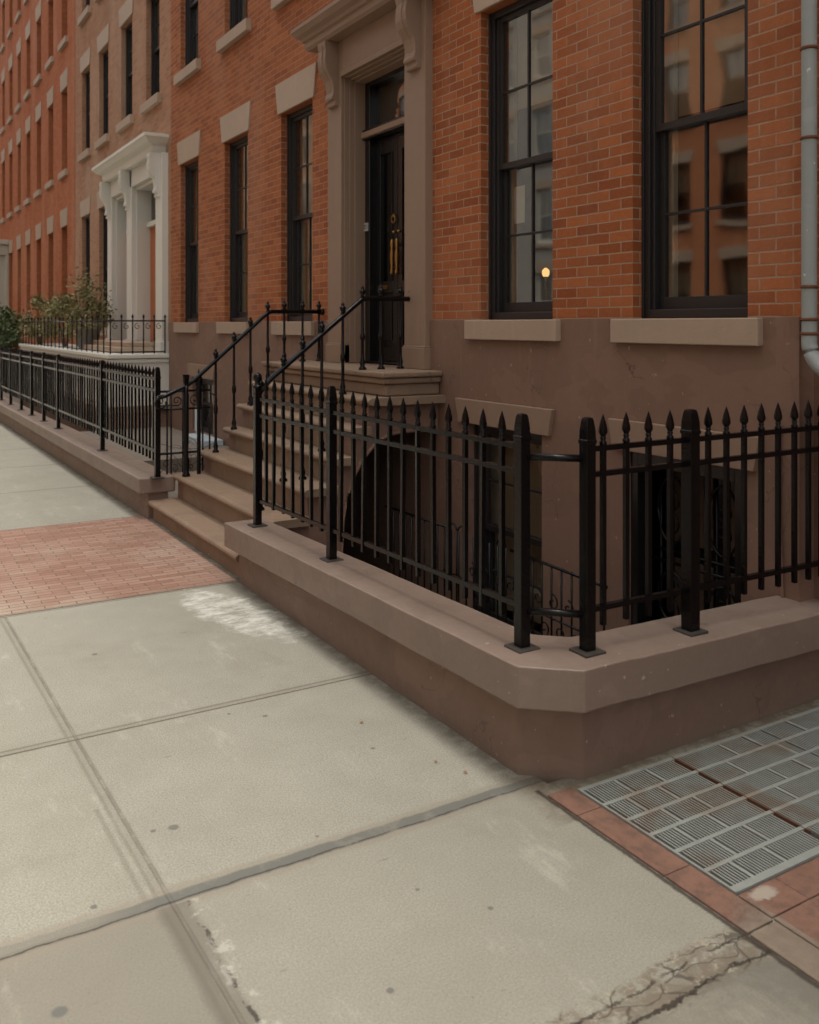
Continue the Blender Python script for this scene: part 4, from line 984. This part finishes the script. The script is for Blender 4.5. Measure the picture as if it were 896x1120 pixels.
# ------------------------------------------------------------------ shrubs
def shrub(label, cx, cy, z0, rx, ry, h, n, mat, base_h=0.5, seed=1, ls=.055, stems=4, airy=0.6):
    random.seed(seed)
    t = thing('shrub', label, 'shrub', (cx, cy, z0), 'shrubs behind the far fence')
    stb = MB(); tips = []
    for k in range(stems):
        a = random.uniform(0, 6.28); p = [Vector((cx + random.uniform(-.05, .05), cy + random.uniform(-.05, .05), z0))]
        for i in range(5):
            p.append(p[-1] + Vector((math.cos(a) * rx * .16, math.sin(a) * ry * .16, h * .19 * random.uniform(.8, 1.1))))
            a += random.uniform(-.7, .7)
        stb.tube(p, [.02, .017, .014, .011, .008, .004], 5); tips += p[1:]
    stb.build('stem', 'bark', t)
    clumps = []
    for k in range(int(14 + n / 130)):
        u = random.uniform(0, 6.28); zz = random.uniform(base_h * .5, 1.0); rad = random.uniform(.1, 1) ** .5 * (1.05 - .55 * zz ** 2)
        clumps.append((cx + math.cos(u) * rx * rad, cy + math.sin(u) * ry * rad, z0 + h * zz, random.uniform(.12, .27)))
    lb = MB()
    for i in range(n):
        c = random.choice(clumps)
        d = Vector((random.gauss(0, 1), random.gauss(0, 1), random.gauss(0, 1))); d = d.normalized() * c[3] * random.random() ** .4
        p = Vector(c[:3]) + d
        q = Vector((random.gauss(0, 1), random.gauss(0, 1), random.gauss(0, .6))).normalized(); w = q.cross(Vector((random.gauss(0, 1), random.gauss(0, 1), 1))).normalized()
        s = ls * random.uniform(.6, 1.2)
        lb.quad(p, p + q * s * .5 + w * s * .28, p + q * s, p + q * s * .5 - w * s * .28)
    lb.build('foliage', mat, t)
shrub('tall airy olive shrub nearest the white doorway', 3.45, 17.2, 1.41, .32, .50, 1.25, 1700, 'leaf_autumn', seed=2, base_h=.5, ls=.07)
shrub('olive shrub in the middle of the row above the terrace railing', 3.45, 19.6, 1.41, .35, 1.2, 0.95, 1900, 'leaf_autumn', seed=5, ls=.075)
shrub('olive shrub second from the left behind the terrace railing', 3.45, 22.4, 1.41, .35, 1.3, 1.0, 1900, 'leaf_autumn', seed=9, ls=.08)
shrub('round dark green bush at the left edge above the long fence', 2.95, 24.3, .95, .42, .9, 1.25, 6000, 'leaf_green', seed=12, base_h=.3, ls=.075)
for lab, cx, cy, z0, r in (('grey stone planter under the tall airy shrub', 3.45, 17.2, 1.412, .22),):
    tag(MB().lathe([(r * .7, 0), (r * .8, .05), (r, .34), (r * 1.08, .34), (r * 1.08, .40), (r * .9, .40)], cx, cy, 16, z0=z0).build('planter', 'pot', origin=(cx, cy, z0)), lab, 'planter')

# ------------------------------------------------------------------ houses across the street (seen in the window reflections)
XO = -14.0
specs = [('brick_cross', -12, 2, 16.5, 'orange brick house across the street, nearest the camera'), ('brick_grey', 2, 13, 17.5, 'grey painted house across the street'), ('brick_cross', 13, 24, 17, 'orange brick house across the street between two grey ones'), ('brick_grey', 24, 31, 18, 'narrow grey house across the street'),
         ('brick_cross', 31, 46, 17, 'wide orange brick house across the street'), ('brick_pale', 46, 60, 16.5, 'faded brick house far across the street'), ('brick_cross', 60, 86, 17, 'last orange brick house far across the street')]
for mt, y0, y1, zt, lab in specs:
    oh = thing('row_house', lab, 'house', (XO, (y0 + y1) / 2, 0), 'row houses across the street')
    n = int((y1 - y0) // 2.1); ys = [y0 + (y1 - y0) * (k + .5) / n for k in range(n)]
    lev = ((1.6, 2.3), (5.0, 2.1), (8.3, 1.9), (11.4, 1.7), (14.0, 1.3))
    ops = [(y - .5, y + .5, z, z + h) for y in ys for z, h in lev]
    facade(MB(), XO, y0, y1 - .004, -1.3, zt, ops, .15, sg=-1).build('front', mt, oh)
    body(oh, mt, XO, -1, y0, y1 - .004, zt)
    wm = 'white' if mt == 'brick_grey' else 'frame'
    for y in ys:
        for z, h in lev: window(oh, y, z, 1.0, h, X=XO, sg=-1, simple=True, blind=.45, rows=1, curt=False, framemat=wm, lmat='stone')
    MB().box(XO + .5, XO - .1, y0, y1 - .01, zt - .5, zt + .02).build('cornice', 'white' if mt == 'brick_grey' else 'surround', oh)

# small dry leaves and bits by the wall foot
random.seed(21)
lm = plain('dry_leaf', (.35, .16, .05), rough=.8)
for k, (x, y, lab) in enumerate(((2.06, 3.24, 'tiny orange dry leaf on the sidewalk nearest the wall corner'), (1.985, 3.74, 'tiny orange dry leaf on the sidewalk a little up the wall'), (2.13, 3.10, 'tiny curled dry leaf at the end of the dark joint'))):
    a = random.uniform(0, 3); m = MB(); s = .014
    m.quad((x, y, .004), (x + s * math.cos(a), y + s * math.sin(a), .010), (x + 1.6 * s * math.cos(a + .5), y + 1.6 * s * math.sin(a + .5), .004), (x + s * math.cos(a + 1), y + s * math.sin(a + 1), .007))
    tag(m.build('dry_leaf', lm, origin=(x, y, 0)), lab, 'leaf')

# ------------------------------------------------------------------ world, light, camera
SUN_EL, SUN_AZ = 77, 118      # azimuth: direction the light comes from, degrees clockwise from +Y
w = bpy.data.worlds.new('World'); scene.world = w; w.use_nodes = True
nt = w.node_tree; bg = nt.nodes['Background']
sk = nt.nodes.new('ShaderNodeTexSky'); sk.sky_type = 'NISHITA'; sk.sun_disc = False
sk.sun_elevation = R(SUN_EL); sk.sun_rotation = R(SUN_AZ); sk.air_density = 1.0; sk.dust_density = 6.0; sk.ozone_density = 0.6; sk.altitude = 0
hs = nt.nodes.new('ShaderNodeHueSaturation'); hs.inputs['Saturation'].default_value = 0.25; nt.links.new(sk.outputs[0], hs.inputs['Color'])
wm = nt.nodes.new('ShaderNodeMix'); wm.data_type = 'RGBA'; wm.blend_type = 'MULTIPLY'; wm.inputs[0].default_value = 1.0; wm.inputs[7].default_value = (1.0, 0.985, 0.935, 1); nt.links.new(hs.outputs[0], wm.inputs[6]); nt.links.new(wm.outputs[2], bg.inputs[0]); bg.inputs[1].default_value = 0.15
sd = bpy.data.lights.new('sun', 'SUN'); sd.energy = 1.4; sd.angle = R(32.0); sd.color = (1.0, .95, .87)
so = bpy.data.objects.new('sun', sd); col.objects.link(so)
el, az = R(SUN_EL), R(SUN_AZ)
dirv = Vector((math.sin(az) * math.cos(el), math.cos(az) * math.cos(el), math.sin(el)))
so.rotation_euler = dirv.to_track_quat('Z', 'Y').to_euler(); so.location = dirv * 40
cd = bpy.data.cameras.new('camera'); cam = bpy.data.objects.new('camera', cd); col.objects.link(cam)
cam.location = (0, 0, 1.85); cam.rotation_euler = (R(90), 0, R(-30.8))
cd.sensor_fit = 'HORIZONTAL'; cd.sensor_width = 36; cd.lens = 36 * 996 / 896; cd.shift_y = -204.5 / 896
cd.clip_start = 0.05; cd.clip_end = 1500
cd.dof.use_dof = True; cd.dof.focus_distance = 5.2; cd.dof.aperture_fstop = 4.0
scene.camera = cam
scene.view_settings.view_transform = 'Standard'; scene.view_settings.look = 'None'; scene.view_settings.gamma = 1; scene.view_settings.exposure = 0.86
scene.render.engine = 'CYCLES'
scene.cycles.use_denoising = True
scene.cycles.use_adaptive_sampling = True; scene.cycles.adaptive_threshold = 0.025; scene.cycles.use_light_tree = False; scene.cycles.glossy_bounces = 3; scene.cycles.max_bounces = 4; scene.cycles.diffuse_bounces = 2; scene.cycles.transparent_max_bounces = 12; scene.cycles.caustics_reflective = False; scene.cycles.caustics_refractive = False
